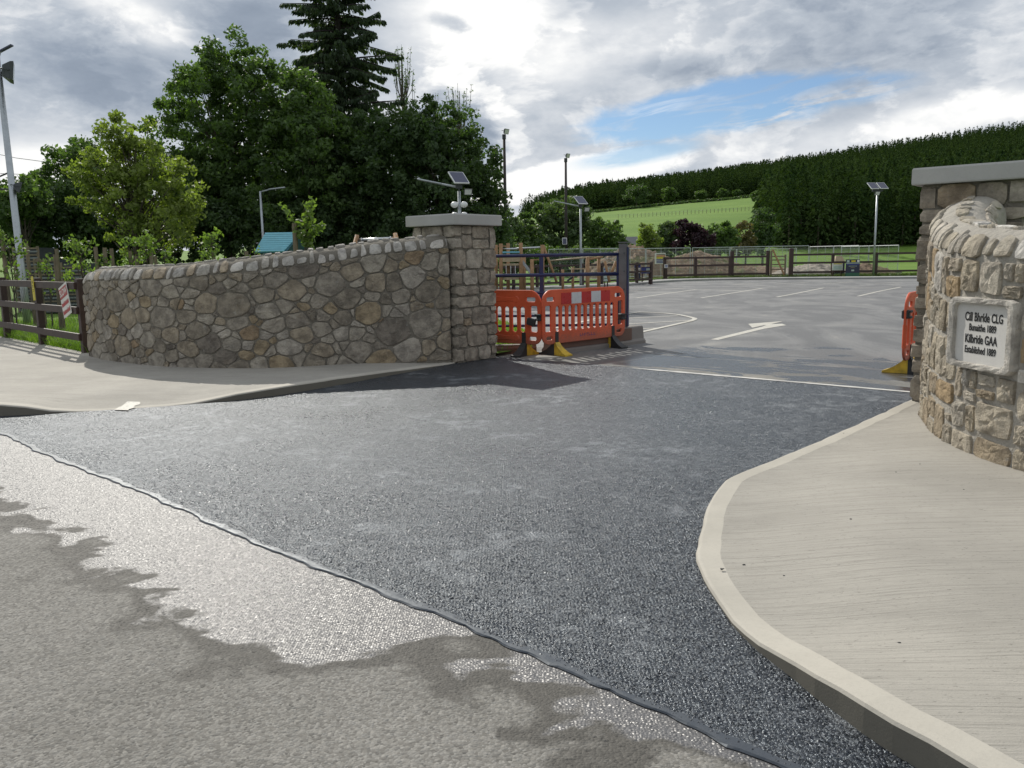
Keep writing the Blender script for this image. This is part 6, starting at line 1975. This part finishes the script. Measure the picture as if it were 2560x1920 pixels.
# stacked pale slats glimpsed between the saplings: a timber palisade far back
for px, ty, wp, Y, lb in ((70, 620, 60, 26, 'tallest slatted grey compost bin beside the galvanised lamp column'), (115, 650, 50, 25, 'slatted grey compost bin behind the yellow warning strip'), (180, 660, 50, 25, 'slatted grey compost bin behind the SLOW sign')):
    b = D(px, 700, Y); wd = wp * Y / FOC; top = D(px, ty, Y).z
    r_ = thing('slatted_bin', (b.x, Y, .05), lb, 'compost bin', 'slatted compost bins')
    k = 0; z = .08
    while z < top - .05:
        MB().box((0, 0, z), (wd, .03, .045)).build('slat', M['fadedslat' if k % 2 == 0 else 'stake'], r_)
        z += .10; k += 1
    for x in (-wd / 2, wd / 2): MB().box((x, .03, top / 2), (.07, .04, top)).build('post', M['stake'], r_)
    MB().box((0, .5, top / 2), (wd, .9, top * .96)).build('bin_body', M['darkmetal'], r_)
# television aerial and overhead wires beyond the trees on the far left
ta = thing('television_aerial', (D(138, 700, 46).x, 46, 0), 'television aerial on a thin mast above the left hand bushes', 'aerial')
h = D(138, 404, 46).z
MB().tube([(0, 0, -.1), (0, 0, h)], .035, 6).build('mast', M['polewood'], ta)
q1, q2 = D(114, 396, 46), D(146, 404, 46)
o = Vector((ta.location.x, 46, 0))
MB().tube([q1 - o, q2 - o], .03, 6).build('boom', M['darkmetal'], ta)
for k in range(9):
    p = (q1 - o).lerp(q2 - o, k / 8); MB().tube([p - Vector((0, .3, .12)), p + Vector((0, .3, .12))], .012, 4).build('element', M['darkmetal'], ta)
for (x0, y0, x1, y1), lb in (((-60, 374, 138, 408), 'upper thin overhead wire running to the aerial mast'), ((-60, 424, 60, 436), 'lower thin overhead wire crossing behind the lamp column')):
    a, b = D(x0, y0, 46), D(x1, y1, 46)
    wr = MB().tube([a, (a + b) / 2 - Vector((0, 0, .08)), b], .014, 4).build('overhead_wire', M['darkmetal'])
    tag(wr, lb, 'wire')
# ------------------------------------------------------------------ grass blades
def grass(name, pts, hmin, hmax, wd, mat, label):
    n = len(pts)
    P_ = np.array(pts)
    a = nrg.uniform(0, 6.283, n); h = nrg.uniform(hmin, hmax, n)
    dx = np.stack([np.cos(a), np.sin(a), np.zeros(n)], 1) * (wd * nrg.uniform(.6, 1.4, n))[:, None]
    lean = np.stack([nrg.normal(0, .35, n), nrg.normal(0, .35, n), np.ones(n)], 1) * h[:, None]
    lean2 = lean * np.array([1.9, 1.9, .9])
    V = np.stack([P_ - dx, P_ + dx, P_ + lean * .55 + dx * .7, P_ + lean2, P_ + lean * .55 - dx * .7], 1).reshape(-1, 3)
    b_ = np.arange(n) * 5
    me = fastmesh(name, V, np.stack([b_, b_ + 1, b_ + 2, b_ + 4], 1), np.stack([b_ + 4, b_ + 2, b_ + 3], 1))
    me.materials.append(M[mat])
    return tag(link(bpy.data.objects.new(name, me)), label, 'grass', kind='stuff')
pts = []
A_ = Vector((-6.75, 13.45)); dl = Vector((-.714, .70)); dn = Vector((.70, .714))
for _ in range(30000):
    s = rng.uniform(0, 9.5); d = rng.uniform(-.10, 1) ** 2 * 5.5 if rng.random() < .65 else rng.uniform(-.16, .7)
    p = A_ + dl * s + dn * d
    pts.append((p.x, p.y, .05))
grass('grass', pts, .06, .24, .006, 'grass', 'long bright grass along the foot of the brown fence beside the wall')
pts = []
for _ in range(9000):
    x, y = rng.uniform(-2.2, .55), rng.uniform(13.0, 19.5)
    if x < .30 - max(0, (y - 16.5)) * .2: pts.append((x, y, .055))
grass('grass', pts, .04, .13, .006, 'grass', 'mown grass behind the orange barrier beside the pillar')
pts = []
for _ in range(9000):
    t = rng.uniform(0, 1); px = 1575 + t * 760
    Y = (51.2 if px > 1650 else 45.0 + (px - 1575) / 75 * 5) + rng.uniform(-.6, .35)
    pts.append((D(px, 700, Y).x, Y, .0))
grass('grass', pts, .1, .34, .014, 'stubble', 'ragged green verge along the foot of the far brown fence')
# loose chippings kicked onto the pavement
for k, (px, py) in enumerate(((2250, 1597), (1860, 1385), (1962, 1416), (2240, 1180), (2128, 1293), (2110, 1070), (2410, 1224), (2300, 1160), (1805, 1400))):
    p = G(px, py, .085)
    hit = BVHTree.FromPolygons([v.co for v in pav_r.data.vertices], [f_.vertices for f_ in pav_r.data.polygons]).ray_cast(Vector((p.x, p.y, 1)), Vector((0, 0, -1)))[0]
    zc = (hit.z if hit else .04) - .001
    m_ = MB()
    s_ = rng.uniform(.004, .008)
    m_.add([(p.x + rng.uniform(-1, 1) * s_ + ox * s_, p.y + oy * s_, zc + oz * s_ * .7) for ox, oy, oz in ((-1, -1, 0), (1, -1, 0), (1, 1, 0), (-1, 1, 0), (-.6, -.6, 1), (.7, -.5, 1.2), (.5, .6, .8), (-.5, .5, 1.1))],
           [(0, 1, 5, 4), (1, 2, 6, 5), (2, 3, 7, 6), (3, 0, 4, 7), (4, 5, 6, 7)])
    tag(m_.build('stone_chip', M['rubber']), 'tiny dark stone chip lying on the pale concrete pavement', 'stone', 'loose chips on the pavement')
